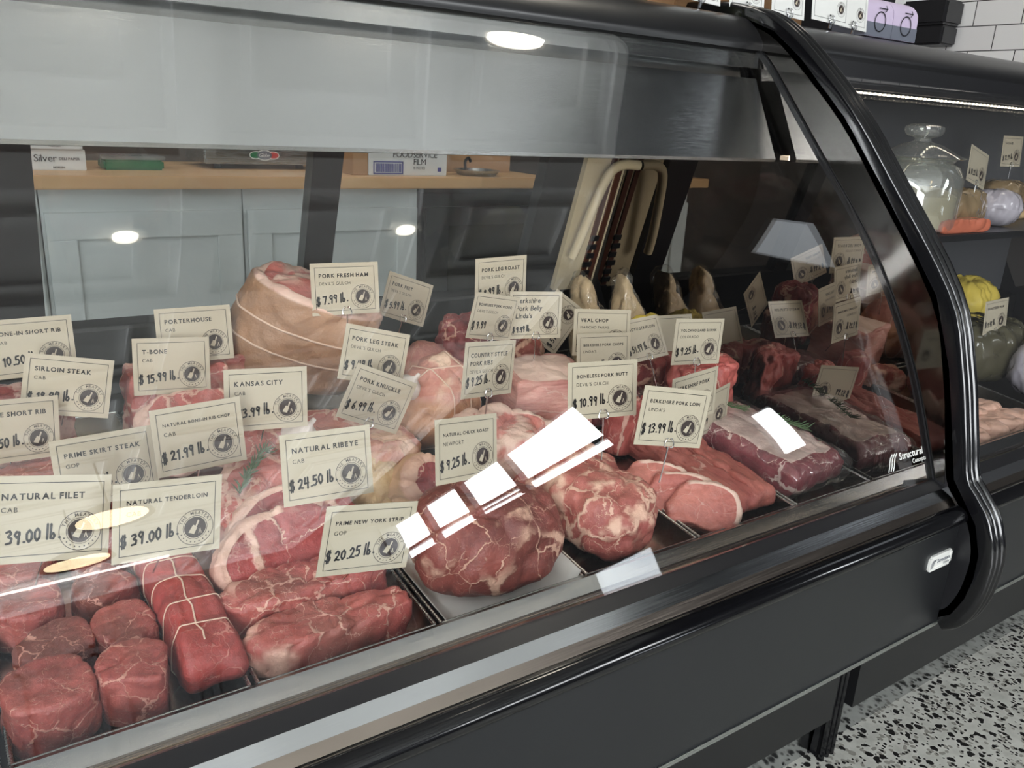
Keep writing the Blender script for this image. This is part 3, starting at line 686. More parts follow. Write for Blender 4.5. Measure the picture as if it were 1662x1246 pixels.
# ------------------------------------------------------------------ pans
def pan(x0, x1, y0, y1, label):
    t = empty('meat_pan', ((x0 + x1) / 2, (y0 + y1) / 2, deckz((y0 + y1) / 2))); tag(t, label, 'pan', 'steel pans on the sloping deck')
    t.rotation_euler = (math.atan(.1175), 0, 0); w_, d = (x1 - x0) / 2, (y1 - y0) / 2 / cos(math.atan(.1175)); h = .024; th = .0012
    b = nb(); box(b, -w_ + .004, w_ - .004, -d + .004, d - .004, -h - th, -h)
    for (a, bb_, c_, e) in ((-w_ + .004, w_ - .004, -d + .004, -d + .0055), (-w_ + .004, w_ - .004, d - .0055, d - .004), (-w_ + .004, -w_ + .0055, -d + .004, d - .004), (w_ - .0055, w_ - .004, -d + .004, d - .004)): box(b, a, bb_, c_, e, -h, 0)
    obj('tray', b, M['pan'], t)
    b = nb(); r = .0022; pts = [(-w_ + .003, -d + .003, 0), (w_ - .003, -d + .003, 0), (w_ - .003, d - .003, 0), (-w_ + .003, d - .003, 0), (-w_ + .003, -d + .003, 0)]
    for p, q in zip(pts, pts[1:]): tube(b, [p, q], r, 8)
    obj('rim', b, M['steel'], t, True); return t
XS = [-.01, .203, .413, .627, .832, 1.048, 1.246]
cont = ['filets and tied tenderloin', 'strip and ribeye steaks', 'netted chuck roast', 'boneless pork butt', 'pork loin chops', 'vacuum-packed brisket']
for i, (a, b_) in enumerate(zip(XS, XS[1:])):
    pan(a + .001, b_ - .001, .70, 1.022, 'front row pan holding the ' + cont[i])
    pan(a + .001, b_ - .001, 1.032, 1.355, 'rear row pan behind the ' + cont[i])
pan(-.222, -.012, .70, 1.022, 'front row pan at the far left edge of the case'); pan(-.222, -.012, 1.032, 1.355, 'rear row pan at the far left edge of the case')

# ------------------------------------------------------------------ meats
OUT = {
 'round': [(1, 0), (.75, .72), (0, 1), (-.72, .7), (-1, 0), (-.7, -.72), (0, -1), (.72, -.7)],
 'fil': [(1, .1), (.8, .75), (.05, .95), (-.72, .8), (-.98, .1), (-.85, -.7), (-.1, -1), (.8, -.8)],
 'fil2': [(.95, 0), (.9, .6), (.3, 1), (-.5, .85), (-1, .3), (-.9, -.55), (-.2, -.9), (.7, -.95)],
 'strip': [(1, .3), (.8, .75), (.2, .85), (-.5, 1), (-.95, .6), (-1, -.2), (-.7, -.9), (0, -.8), (.6, -.7), (.95, -.4)],
 'rib': [(1, .2), (.7, .85), (.0, 1), (-.6, .8), (-1, .2), (-.9, -.5), (-.4, -.95), (.1, -.7), (.6, -.9), (.95, -.4)],
 'tri': [(1, -.3), (.75, .35), (.2, .95), (-.5, .95), (-.95, .3), (-.9, -.5), (-.2, -.95), (.7, -.85)],
 'peak': [(1, -.3), (.6, .25), (.42, .5), (.12, 1), (-.15, .85), (-.5, .25), (-.95, -.25), (-.9, -.9), (0, -1), (.9, -.95)],
 'ham': [(1, .1), (.85, .6), (.2, 1), (-.5, .9), (-.95, .4), (-1, -.3), (-.55, -.85), (.2, -.95), (.85, -.6)],
 'box': [(1, 0), (1, .85), (.85, 1), (0, 1.02), (-.85, 1), (-1, .85), (-1, 0), (-1, -.85), (-.85, -1), (0, -1), (.85, -1), (1, -.85)],
 'loin': [(1, -.1), (.85, .6), (.2, .95), (-.5, .85), (-.8, .3), (-1, -.1), (-.85, -.6), (-.3, -.75), (.3, -.95), (.85, -.7)]}
def meat_mesh(outline, w_, d, h, seed, amp=.004, freq=22, rc=.012, rimw=.12, side=0., top=0., dome=.0, skin=0., bulge=.0, fatdir=None, nu=120):
    rnd = random.Random(seed); sv = Vector((seed * 3.17, seed * 1.3, seed * .7))
    ol = catmull([Vector((p[0] * w_ / 2, p[1] * d / 2)) for p in OUT[outline]], 12, True)
    # even resample
    n0 = len(ol); ln = [0]
    for i in range(n0): ln.append(ln[-1] + (ol[(i + 1) % n0] - ol[i]).length)
    pts = []; j = 0
    for k in range(nu):
        s = ln[-1] * k / nu
        while ln[j + 1] < s: j += 1
        f = (s - ln[j]) / max(1e-9, ln[j + 1] - ln[j]); pts.append(ol[j].lerp(ol[(j + 1) % n0], f))
    rm = (w_ + d) / 4; rc = min(rc, h * .48); prof = []
    for k in (0, .12, .25, .4, .55, .7, .82): prof.append((k * (1 - rc / rm), 0., 0))
    for k in range(6): a = pi / 2 * k / 6; prof.append((1 - rc / rm * (1 - sin(a)), rc * (1 - cos(a)), 1))
    ns = max(3, int((h - 2 * rc) / .006))
    for k in range(ns + 1): prof.append((1 + bulge * sin(pi * k / ns), rc + (h - 2 * rc) * k / ns, 1))
    for k in range(1, 7): a = pi / 2 * k / 6; prof.append((1 - rc / rm * (1 - cos(a)), h - rc * (1 - sin(a)), 2))
    for k in (.93, .86, .78, .7, .6, .5, .4, .3, .2, .1, 0): prof.append((k * (1 - rc / rm), h, 3))
    bm = nb(); fl = bm.verts.layers.float.new('fat'); sl = bm.verts.layers.float.new('skin'); rings = []; info = []
    for (r, z, reg) in prof:
        zz = z + (dome * h * (1 - r * r) if reg >= 2 else 0)
        if r == 0: rings.append([bm.verts.new((0, 0, zz))]); info.append((r, reg)); continue
        rings.append([bm.verts.new((p.x * r, p.y * r, zz)) for p in pts]); info.append((r, reg))
    for a, b in zip(rings, rings[1:]):
        for k in range(nu):
            if len(a) == 1: bm.faces.new((a[0], b[(k + 1) % nu], b[k]))
            elif len(b) == 1: bm.faces.new((a[k], a[(k + 1) % nu], b[0]))
            else: bm.faces.new((a[k], a[(k + 1) % nu], b[(k + 1) % nu], b[k]))
    bm.normal_update(); cen = Vector((0, 0, h / 2))
    for ring, (r, reg) in zip(rings, info):
        for v in ring:
            rimf = max(0., min(1., (r - (1 - rimw)) / max(rimw * .5, 1e-3))) if reg == 3 else (1. if reg in (1, 2) else 0.)
            f = top * (1 - rimf) + side * rimf if reg >= 2 else (side if reg == 1 else top)
            if fatdir and reg:
                dd = Vector((v.co.x / (w_ / 2), v.co.y / (d / 2))); dd = dd.normalized() if dd.length > .01 else dd
                k = max(0., min(1., (dd.dot(Vector(fatdir)) + .15) * 1.6)); f = f * k + (1 - k) * min(f, .12)
            v[fl] = f; v[sl] = skin if (reg == 1 or (reg == 2 and r > .97)) else 0.
    for v in list(bm.verts):
        q = v.co * freq + sv
        cr = (1 - abs(noise.noise(q * 1.1 + Vector((7, 3, 1))))) ** 9
        dsp = (noise.noise(q) * .65 + noise.noise(q * 2.3) * .34 + noise.noise(q * 5.1) * .2 + noise.noise(q * 9.7) * .09 - cr * .55) * amp * 1.7
        n = v.normal
        if v.co.z < .002: dsp *= .15
        v.co += n * dsp
    me = bpy.data.meshes.new('meat'); bmesh.ops.recalc_face_normals(bm, faces=bm.faces); bm.to_mesh(me); bm.free()
    for p in me.polygons: p.use_smooth = True
    return me
MEATS = {}
def meat(name, label, cat, mat, x, y, w_, d, h, seed, outline='fil', yaw=0., tx=0., ty=0., dz=0., group=None, z=None, **kw):
    me = meat_mesh(outline, w_, d, h, seed, **kw)
    o = link(name, me, M[mat]); tag(o, label, cat, group)
    Mx = Matrix.Rotation(R(yaw), 4, 'Z') @ Matrix.Rotation(R(tx) , 4, 'X') @ Matrix.Rotation(R(ty), 4, 'Y')
    lo = min((Mx @ v.co).z for v in me.vertices)
    zz = (deckz(y) - .0225 + dz - lo) if z is None else z - lo
    if tx == 0 and ty == 0 and z is None:
        Mx = Matrix.Rotation(math.atan(.1175), 4, 'X') @ Mx
    o.matrix_world = Matrix.Translation((x, y, zz)) @ Mx
    return o
def surf_z(o, x, y):
    dg = bpy.context.evaluated_depsgraph_get(); bpy.context.view_layer.update()
    inv = o.matrix_world.inverted(); ok, loc, n, i = o.ray_cast(inv @ Vector((x, y, 3)), (inv.to_3x3() @ Vector((0, 0, -1))).normalized())
    return (o.matrix_world @ loc) if ok else None
def string_loop(o, plane_pt, plane_n, r=.0011, lift=.0008, parent=True, name='string', keep=None):
    # cotton string laid round the piece in a plane: convex section of the mesh
    me = o.data; mw = o.matrix_world; n = Vector(plane_n).normalized(); p = Vector(plane_pt)
    b = bmesh.new(); b.from_mesh(me); b.transform(mw)
    r_ = bmesh.ops.bisect_plane(b, geom=list(b.verts) + list(b.edges) + list(b.faces), plane_co=p, plane_no=n)
    vs_ = [g.co.copy() for g in r_['geom_cut'] if isinstance(g, bmesh.types.BMVert)]; b.free()
    if len(vs_) < 6: return None
    c = sum(vs_, Vector()) / len(vs_); u = n.orthogonal().normalized(); v = n.cross(u)
    q = sorted([((w_ - c).dot(u), (w_ - c).dot(v)) for w_ in vs_])
    def half(pts):
        h = []
        for p_ in pts:
            while len(h) >= 2 and (h[-1][0] - h[-2][0]) * (p_[1] - h[-2][1]) - (h[-1][1] - h[-2][1]) * (p_[0] - h[-2][0]) <= 0: h.pop()
            h.append(p_)
        return h
    hull = half(q)[:-1] + half(q[::-1])[:-1]
    pts = [c + u * (a * 1.0 + lift * a / max(1e-6, math.hypot(a, e))) + v * (e + lift * e / max(1e-6, math.hypot(a, e))) for a, e in hull]
    pts.append(pts[0])
    b = nb(); tube(b, pts, r, 6, caps=False); s = obj(name, b, M['string'], None, True)
    s.parent = o; s.matrix_parent_inverse = mw.inverted(); return s
G1 = 'filet mignon steaks in the front left pan'
F = dict(side=.12, rimw=.05, amp=.0026, freq=26, rc=.006, dome=.02, bulge=.02)
meat('filet_steak', 'big brown-topped filet steak in the front left corner of its pan', 'steak', 'filet', .031, .757, .078, .074, .058, 1, 'fil', 8, group=G1, **F)
meat('filet_steak', 'filet steak with folded front edge, right of the big corner filet', 'steak', 'filet', .103, .752, .064, .066, .06, 2, 'fil2', -6, group=G1, **F)
meat('filet_steak', 'filet steak just behind the big brown corner filet', 'steak', 'filet', .046, .832, .072, .062, .045, 3, 'fil2', 20, group=G1, **F)
meat('filet_steak', 'filet steak touching the middle of the tied tenderloin', 'steak', 'filet', .108, .83, .060, .07, .046, 4, 'fil', 12, group=G1, **F)
meat('filet_steak', 'bright red filet steak at the left rim in the second rank', 'steak', 'filet', -.002 + .03, .902, .07, .066, .046, 5, 'round', 0, group=G1, **F)
meat('filet_steak', 'filet steak partly under the tenderloin card', 'steak', 'filet', .100, .905, .062, .062, .046, 6, 'fil2', 40, group=G1, **F)
meat('filet_steak', 'rearmost left filet steak under the filet card', 'steak', 'filet', .034, .975, .072, .062, .045, 7, 'fil', 70, group=G1, **F)
meat('filet_steak', 'rearmost right filet steak behind the two price cards', 'steak', 'filet', .108, .978, .06, .06, .046, 8, 'fil', 0, group=G1, **F)
tied = meat('tied_tenderloin', 'long beef tenderloin roast tied with white string', 'roast', 'roast', .170, .862, .062, .285, .062, 9, 'box', 2, side=.1, rimw=.05, amp=.004, freq=18, rc=.03, dome=.05)
bpy.context.view_layer.update()
for k, yy in enumerate((.765, .80, .84, .875, .912, .955)): string_loop(tied, (.170, yy, .6), (.06, 1, 0), .0007)
pts = [surf_z(tied, .168 + .0018 * sin(k * 2.1), .74 + k * .013) for k in range(19)]; pts = [p + Vector((0, 0, .001)) for p in pts if p]
b = nb(); tube(b, pts, .0009, 6); s = obj('long_string', b, M['string'], None, True); s.parent = tied; s.matrix_parent_inverse = tied.matrix_world.inverted()

S = dict(side=.5, rimw=.1, amp=.005, freq=26, rc=.011, dome=.04)
meat('strip_steak', 'New York strip steak lying along the front rim of its pan', 'steak', 'strip', .300, .742, .188, .066, .05, 11, 'strip', 1, group='New York strip steaks', fatdir=(-1, .2), **S)
meat('strip_steak', 'New York strip steak stacked behind the one on the front rim', 'steak', 'strip', .298, .80, .196, .066, .064, 12, 'strip', 2, group='New York strip steaks', fatdir=(-.8, .5), **S)
for i, (xx, yy, lab) in enumerate(((.285, .862, 'ribeye steak leaning upright with broad white fat seams, nearest one'), (.315, .912, 'ribeye steak leaning upright behind the white-seamed one'))):
    meat('ribeye_steak', lab, 'steak', 'rib', xx, yy, .165, .115, .034, 14 + i, 'rib', 4, tx=56, group='leaning ribeye steaks', side=.75, rimw=.14, amp=.004, rc=.01, fatdir=(-1, .3))
chop = meat('bone_in_rib_chop', 'thick bone-in rib chop with a rosemary sprig on it', 'chop', 'chop', .305, .965, .14, .13, .075, 17, 'rib', -10, tx=24, side=.6, rimw=.12, amp=.006, rc=.015, dome=.05)

chuck = meat('chuck_roast', 'large dark chuck roast with pale fat folds on paper', 'roast', 'chuck', .520, .79, .205, .155, .105, 21, 'tri', 6, tx=8, side=.30, top=.22, rimw=.1, amp=.010, freq=10, rc=.04, dome=.14)
butt = meat('pork_butt', 'lumpy boneless pork butt running from front to back of its pan', 'pork', 'butt', .728, .832, .145, .25, .085, 22, 'ham', -4, side=.36, top=.36, rimw=.1, amp=.0095, freq=15, rc=.034, dome=.12)
meat('pork_butt', 'small pork butt piece with white fat edge behind the long one', 'pork', 'butt', .79, .985, .1, .06, .05, 23, 'strip', 8, side=.55, top=.3, rimw=.12, amp=.008, freq=20, rc=.016)
meat('pork_butt', 'narrow pork butt flap at the left wall of its pan', 'pork', 'butt', .672, .90, .05, .11, .06, 123, 'ham', 10, side=.4, top=.3, amp=.008, freq=20, rc=.02)
for i, (xx, yy, lab) in enumerate(((.888, .752, 'front pork loin chop with white fat arc, leaning on its neighbours'), (.876, .79, 'second pork loin chop, directly behind the front one'), (.864, .832, 'rearmost pork loin chop of the leaning three'))):
    meat('pork_loin_chop', lab, 'chop', 'pork', xx, yy, .115, .080, .026, 24 + i, 'loin', -38, tx=52, ty=0, dz=0, group='leaning pork loin chops', side=.8, rimw=.10, amp=.003, rc=.008, fatdir=(.7, .6))
meat('pork_tenderloin', 'long smooth pork tenderloin beside the loin chops', 'pork', 'tender', .962, .87, .058, .28, .042, 28, 'box', 3, side=.2, top=.15, rimw=.1, amp=.005, rc=.019, dome=.08, group='pork tenderloins')
meat('pork_tenderloin', 'long smooth pork tenderloin against the right wall of its pan', 'pork', 'tender', 1.016, .868, .054, .27, .044, 29, 'box', -2, side=.2, top=.15, rimw=.1, amp=.005, rc=.019, dome=.08, group='pork tenderloins')
bris = meat('packed_brisket', 'pale fat-topped brisket in clear film with rosemary on top', 'meat', 'vacfat', 1.15, .868, .15, .25, .055, 31, 'box', 3, side=.32, top=.95, rimw=.08, amp=.005, freq=14, rc=.018, dome=.08)
def film(parent, w_, d, h, seed, outline='box', mat='film', amp=.004, sc_=1.08, flap=0):
    me = meat_mesh(outline, w_ * sc_, d * sc_, h * 1.04 + .003, seed, amp=amp, freq=20, rc=h * .4, dome=.1)
    o = link('film_wrap', me, M[mat], parent); o.location = (0, 0, -.001); return o
film(bris, .15, .25, .055, 32)

# rear row
meat('short_rib', 'pink short rib slab behind the sirloin card', 'meat', 'chop', .055, 1.245, .14, .10, .075, 41, 'box', 4, tx=10, dz=.035, side=.5, rimw=.1, amp=.006, group='short ribs')
meat('short_rib', 'short rib slab under the bone-in short rib card', 'meat', 'chop', .045, 1.305, .14, .08, .10, 141, 'box', -6, dz=.0, side=.45, rimw=.1, amp=.007, group='short ribs')
meat('skirt_steak', 'skirt steak with long grain behind the skirt card', 'steak', 'strip', .10, 1.12, .16, .10, .05, 42, 'strip', 8, tx=8, dz=.02, side=.3, rimw=.08, amp=.006, group='skirt steaks')
meat('skirt_steak', 'lower skirt steak striped with fat at the left edge', 'steak', 'chop', .075, 1.04, .13, .08, .08, 43, 'strip', -4, tx=8, dz=.0, side=.5, rimw=.1, amp=.006, group='skirt steaks')
meat('t_bone_steak', 'thick T-bone steak standing behind the T-bone card', 'steak', 'chop', .265, 1.25, .14, .06, .13, 44, 'box', 3, dz=.015, side=.35, rimw=.1, amp=.006, group='T-bone and porterhouse steaks')
meat('t_bone_steak', 'T-bone steak lying flat in front of the standing ones', 'steak', 'chop', .262, 1.125, .15, .11, .075, 45, 'rib', -4, tx=20, dz=.04, side=.55, rimw=.12, amp=.006, group='T-bone and porterhouse steaks')
meat('porterhouse_steak', 'porterhouse steak standing left of the large ham', 'steak', 'strip', .345, 1.29, .09, .09, .13, 46, 'box', 0, dz=.01, side=.5, rimw=.1, amp=.006)
meat('kansas_city_steak', 'bone-in strip steak under the Kansas City card', 'steak', 'chop', .33, 1.06, .11, .09, .085, 47, 'rib', 10, tx=15, dz=.0, side=.5, rimw=.12, amp=.006)
ham = meat('fresh_ham', 'large round tied fresh ham with tan rind and open pink top', 'ham', 'ham', .450, 1.28, .215, .17, .15, 51, 'ham', -12, tx=12, ty=20, dz=.055, side=.95, rimw=.13, amp=.006, freq=14, rc=.014, dome=.1, skin=1., bulge=.03)
bpy.context.view_layer.update()
up = (ham.matrix_world.to_3x3() @ Vector((0, 0, 1))).normalized(); base = ham.matrix_world.translation
string_loop(ham, base + up * .095, up, .0016); string_loop(ham, base + up * .055, up + Vector((0, 0, 0)), .0016)
b = nb()
tube(b, catmull([(.480, 1.094, .775), (.478, 1.088, .765), (.483, 1.086, .755), (.480, 1.088, .742)], 4), .0022, 6); tube(b, catmull([(.482, 1.088, .762), (.474, 1.084, .755), (.478, 1.086, .748)], 4), .002, 6)
s = obj('string_knot', b, M['string'], None, True); s.parent = ham; s.matrix_parent_inverse = ham.matrix_world.inverted()
meat('pork_leg_steak', 'pink pork leg steak lying under the large ham', 'steak', 'legsteak', .425, 1.10, .16, .12, .035, 52, 'ham', 5, tx=4, dz=.045, side=.6, rimw=.1, amp=.005, group='pork leg steaks')
meat('pork_leg_steak', 'lower pork leg steak with tan rind at the base of the ham stack', 'steak', 'legsteak', .455, 1.12, .18, .15, .05, 53, 'ham', 0, dz=.0, side=.8, rimw=.1, amp=.005, group='pork leg steaks')
bm = nb()
def garlic(x, y, z, label, r=.022):
    b = nb(); n = 40; prof = [(0, -.8), (.5, -.75), (.9, -.3), (1, .1), (.8, .55), (.4, .85), (.16, 1.15), (.12, 1.5), (0, 1.52)]
    pr = [tuple(p) for p in catmull(prof, 3)]; lathe(b, [(max(0, p[0] if i not in (0, len(pr) - 1) else 0) * r, p[1] * r) for i, p in enumerate(pr)], seg=n)
    for v in b.verts:
        a = math.atan2(v.co.y, v.co.x); rr = math.hypot(v.co.x, v.co.y); k = 1 + .07 * abs(cos(a * 3.5)) - .05; v.co.x *= k; v.co.y *= k
    g = obj('garlic_bulb', b, M['garlic'], None, 'all', (x, y, z)); g.rotation_euler = (R(30), R(25), 0); return tag(g, label, 'garlic', 'garlic bulbs among the meat')
garlic(.372, 1.02, .70, 'white garlic bulb on the steaks behind the ribeye card', .026)
garlic(.553, 1.055, .735, 'white garlic bulb left of the tied pork roast', .021)
tp = meat('tied_pork_roast', 'round tan pork roast tied with vertical strings', 'roast', 'skinned', .625, 1.10, .135, .14, .125, 54, 'round', 10, dz=.02, side=.35, top=.5, rimw=.2, amp=.010, freq=15, rc=.05, dome=.1, skin=.75)
bpy.context.view_layer.update()
string_loop(tp, (.598, 1.1, .7), (1, .25, .05)); string_loop(tp, (.642, 1.1, .7), (1, .18, -.05)); string_loop(tp, (.66, 1.06, .7), (.2, 1, .0))
meat('pig_trotter', 'pink pig trotter lying behind the tied pork roast', 'pork', 'skinned', .695, 1.24, .11, .085, .11, 55, 'round', 20, tx=-10, dz=.01, side=.3, top=.2, amp=.006, rc=.04, skin=.3)
meat('pork_knuckle', 'pale tan pork knuckle behind the round hock', 'pork', 'skinned', .505, 1.035, .11, .10, .085, 56, 'ham', 25, dz=.0, side=.5, top=.9, amp=.006, rc=.03, skin=.9)
meat('pork_knuckle', 'second pale knuckle beside the tan one', 'pork', 'lardskin', .462, .985, .09, .09, .075, 156, 'round', 25, dz=.0, side=.5, top=.9, amp=.006, rc=.03)
hock = meat('pork_hock', 'round pork hock showing its dark red cut face', 'pork', 'hock', .508, .965, .095, .085, .055, 57, 'round', 0, tx=58, ty=14, dz=.0, side=.95, rimw=.13, top=.0, amp=.006, rc=.018, skin=.9, dome=.1)
meat('pork_leg_roast', 'broad pink pork rib slab with pale fat, behind the chuck roast', 'pork', 'legsteak', .655, .955, .19, .12, .075, 58, 'tri', -4, tx=14, dz=.035, side=.6, top=.3, rimw=.14, amp=.008, freq=15, rc=.025)
meat('pork_rib_piece', 'country style pork rib piece beneath the broad pink slab', 'pork', 'butt', .61, .945, .12, .10, .06, 59, 'strip', 8, dz=.0, side=.4, top=.3, amp=.008, freq=20, rc=.02)
meat('pork_picnic', 'dark red pork picnic with pale side left of the picnic card', 'pork', 'hock', .775, 1.27, .1, .1, .16, 60, 'round', 0, dz=.0, side=.2, top=.2, amp=.008, rc=.03, skin=.0)
meat('netted_pork', 'dark netted pork piece below the handwritten belly card', 'pork', 'chuck', .865, 1.22, .10, .09, .13, 61, 'round', 0, dz=.0, side=.2, top=.1, amp=.007, rc=.03)
bl = meat('pork_belly', 'thick square pork belly block with layered side', 'pork', 'belly', .815, 1.075, .145, .13, .105, 62, 'box', -14, dz=.03, side=.35, top=.95, rimw=.05, amp=.005, freq=13, rc=.012)
meat('pork_belly', 'lower pork belly block under the square one', 'pork', 'belly', .83, 1.09, .15, .13, .035, 63, 'box', -8, dz=.0, side=.2, top=.8, rimw=.05, amp=.005, freq=13, rc=.012)
for i, (x, lab, mt, sd) in enumerate(((1.075, 'peaked block of pale lard in a clear bag', 'lardskin', 64), (1.186, 'brownish wrapped pale block in the rear right corner', 'lardskin', 65))):
    o = meat('bagged_lard', lab, 'meat', mt, x, 1.29, .104, .21, .05, sd, 'peak', 6 - 12 * i, tx=66, dz=.0, side=.9, top=.9, amp=.007, freq=12, rc=.02, group='bagged lard blocks')
    film(o, .104, .21, .05, sd + 50, 'peak', amp=.006, sc_=1.08)
vc = meat('veal_chop', 'upright red veal chop with bone top behind the pork loin card', 'chop', 'ribs', .925, .985, .062, .06, .105, 66, 'round', 0, dz=.0, side=.25, top=.1, rimw=.2, amp=.004, rc=.014, group='veal chops')
meat('veal_chop', 'veal chop with ragged edge under the lamb shank card', 'chop', 'ribs', 1.03, .99, .10, .06, .09, 67, 'strip', -12, dz=.0, side=.3, top=.2, rimw=.2, amp=.008, rc=.014, group='veal chops')
meat('veal_rib_rack', 'ridged red veal rib rack behind the packed brisket', 'meat', 'ribs', 1.155, 1.02, .14, .07, .11, 68, 'strip', -14, tx=10, dz=.015, side=.35, top=.2, rimw=.2, amp=.008, freq=20, rc=.02)
meat('lamb_shank', 'dark lamb shank leaning in the rear right pan', 'meat', 'lamb', 1.11, 1.14, .16, .09, .09, 69, 'ham', 20, dz=.0, side=.3, top=.2, amp=.010, freq=16, rc=.03, group='lamb shanks')
meat('lamb_shank', 'second dark lamb shank by the mirrored end', 'meat', 'lamb', 1.185, 1.13, .10, .12, .10, 70, 'ham', 70, dz=.0, side=.3, top=.2, amp=.010, freq=16, rc=.03, group='lamb shanks')
gb = meat('gold_bag', 'green and gold foil bag behind the wagyu cards', 'bag', 'yellow', 1.19, 1.22, .08, .05, .14, 71, 'box', 0, dz=.0, amp=.006, freq=30, rc=.02)
wg = meat('packed_striploin', 'film-wrapped striploin with green herb behind the pork butt card', 'meat', 'vacfat', .985, 1.075, .14, .09, .06, 72, 'strip', -5, dz=.0, side=.3, top=.4, amp=.006, rc=.02); film(wg, .14, .09, .06, 73, 'strip')

# paper under the roasts
def paper(x0, x1, y0, y1, label, yaw=0, lift=0.):
    b = nb(); nx, ny = 14, 14; g = []
    for i in range(nx + 1):
        row = []
        for j in range(ny + 1):
            x = x0 + (x1 - x0) * i / nx; y = y0 + (y1 - y0) * j / ny
            up_ = .028 * max(0, (x - (x1 - .03)) / .03) ** 2 + .02 * max(0, ((x0 + .02) - x) / .02) ** 2
            row.append(b.verts.new((x, y, deckz(y) - .0225 + up_ + .0012 * noise.noise(Vector((x * 30, y * 30, 0))) + lift)))
        g.append(row)
    for i in range(nx):
        for j in range(ny): b.faces.new((g[i][j], g[i + 1][j], g[i + 1][j + 1], g[i][j + 1]))
    o = obj('butcher_paper', b, M['paper'], None, 'all'); md = o.modifiers.new('t', 'SOLIDIFY'); md.thickness = .0004
    return tag(o, label, 'paper', 'paper sheets under the meat')
paper(.425, .624, .708, .93, 'white paper sheet under the dark chuck roast')

# rosemary
def rosemary(pts, label, seed, lr=.017, n=60):
    rnd = random.Random(seed); P = catmull(pts, 8); t = tag(empty('rosemary_sprig', pts[0]), label, 'herb', 'rosemary sprigs'); bpy.context.view_layer.update(); inv = Vector(pts[0])
    b = nb(); tube(b, [p - inv for p in P], .0011, 6); obj('stem', b, M['leaf'], t, True)
    b = nb()
    for k in range(n):
        f = k / n * (len(P) - 1.01); i = int(f); p = P[i].lerp(P[i + 1], f - i) - inv; d = (P[i + 1] - P[i]).normalized()
        s = d.orthogonal().normalized(); s.rotate(Matrix.Rotation(rnd.random() * 2 * pi, 3, d)); s.z = abs(s.z) * .7 + .1
        q = (d * rnd.uniform(.5, .9) + s * rnd.uniform(.5, .8)).normalized() * lr * rnd.uniform(.7, 1.15); wv = q.cross(s + Vector((.1, .2, .3))).normalized() * .0011; tn = q.cross(wv).normalized() * .0005
        pr = [p + wv * .3, p + q * .5 + wv + tn, p + q, p + q * .5 - wv + tn, p - wv * .3]; pv = [b.verts.new(x) for x in pr]; b.faces.new(pv)
        pl = [b.verts.new(x - tn * 1.6) for x in pr]; b.faces.new(pl[::-1])
        for a in range(5): b.faces.new((pv[a], pv[(a + 1) % 5], pl[(a + 1) % 5], pl[a]))
    obj('leaves', b, M['leaf'], t, True)
def drape(o, pts, h):
    out = []
    for x, y in pts:
        p = surf_z(o, x, y); out.append(Vector((x, y, (p.z if p else deckz(y) + .05) + h)))
    return out
rosemary(drape(chop, [(.262, .925), (.275, .945), (.29, .965), (.31, .985), (.325, 1.0)], .006), 'long rosemary sprig lying across the rib chop', 5)
rosemary(drape(bris, [(1.11, .965), (1.125, .93), (1.14, .90)], .019), 'rosemary sprig toward the back of the packed brisket', 6, n=45)
rosemary(drape(bris, [(1.145, .875), (1.165, .84), (1.185, .80)], .019), 'rosemary sprig toward the front of the packed brisket', 7, n=50)
# price cards: pose = x, y, z and rotation vector
card('shortrib1', (0.086, 1.235, 0.804, -0.147, -0.003, -0.005), 'BONE-IN SHORT RIB', 'CAB', '$ 10.50 lb.', 'price card BONE-IN SHORT RIB $10.50 at the left edge, rear row', pin=0.04, clip=False)
card('sirloin', (0.118, 1.177, 0.762, -0.189, 0.211, -0.059), 'SIRLOIN STEAK', 'CAB', '$ 18.99 lb.', 'price card SIRLOIN STEAK, right of the bone-in short rib card', pin=0.04, clip=False)
card('shortrib2', (0.051, 1.131, 0.728, -0.193, 0.114, 0.321), 'STYLE SHORT RIB', 'CAB', '$ 10.50 lb.', 'price card STYLE SHORT RIB cut by the left edge of the photo', pin=0.04, clip=False)
card('skirt', (0.124, 0.949, 0.734, -0.229, -0.02, -0.006), 'PRIME SKIRT STEAK', 'GOP', '$ 21.50 lb.', 'price card PRIME SKIRT STEAK above the two large front cards', pin=0.04, clip=False)
card('filet', (0.053, 0.8, 0.756, -0.323, 0.205, 0.128), 'NATURAL FILET', 'CAB', '$ 39.00 lb.', 'large front price card NATURAL FILET $39.00', pin=0.07, clip=False)
card('tenderloin', (0.153, 0.788, 0.737, -0.126, 0.133, 0.106), 'NATURAL TENDERLOIN', 'CAB', '$ 39.00 lb.', 'large front price card NATURAL TENDERLOIN $39.00', pin=0.06, clip=False)
card('tbone', (0.251, 1.183, 0.772, -0.211, 0.083, 0.059), 'T-BONE', 'CAB', '$ 15.99 lb.', 'price card T-BONE $15.99', pin=0.04, clip=False)
card('porterhouse', (0.288, 1.198, 0.81, -0.176, 0.012, -0.002), 'PORTERHOUSE', 'CAB', '$ 16.99 lb.', 'price card PORTERHOUSE standing behind the T-bone card', pin=0.06, clip=False)
card('kansas', (0.319, 0.987, 0.774, -0.168, 0.065, -0.061), 'KANSAS CITY', 'CAB', '$ 13.99 lb.', 'price card KANSAS CITY 13.99', pin=0.05, clip=False)
card('ribchop', (0.224, 0.942, 0.756, -0.187, -0.007, 0.077), 'NATURAL BONE-IN RIB CHOP', 'CAB', '$ 21.99 lb.', 'price card NATURAL BONE-IN RIB CHOP $21.99', pin=0.05, clip=False)
card('ribeye', (0.325, 0.804, 0.753, -0.243, 0.043, -0.014), 'NATURAL RIBEYE', 'CAB', '$ 24.50 lb.', 'price card NATURAL RIBEYE $24.50', pin=0.05, clip=False)
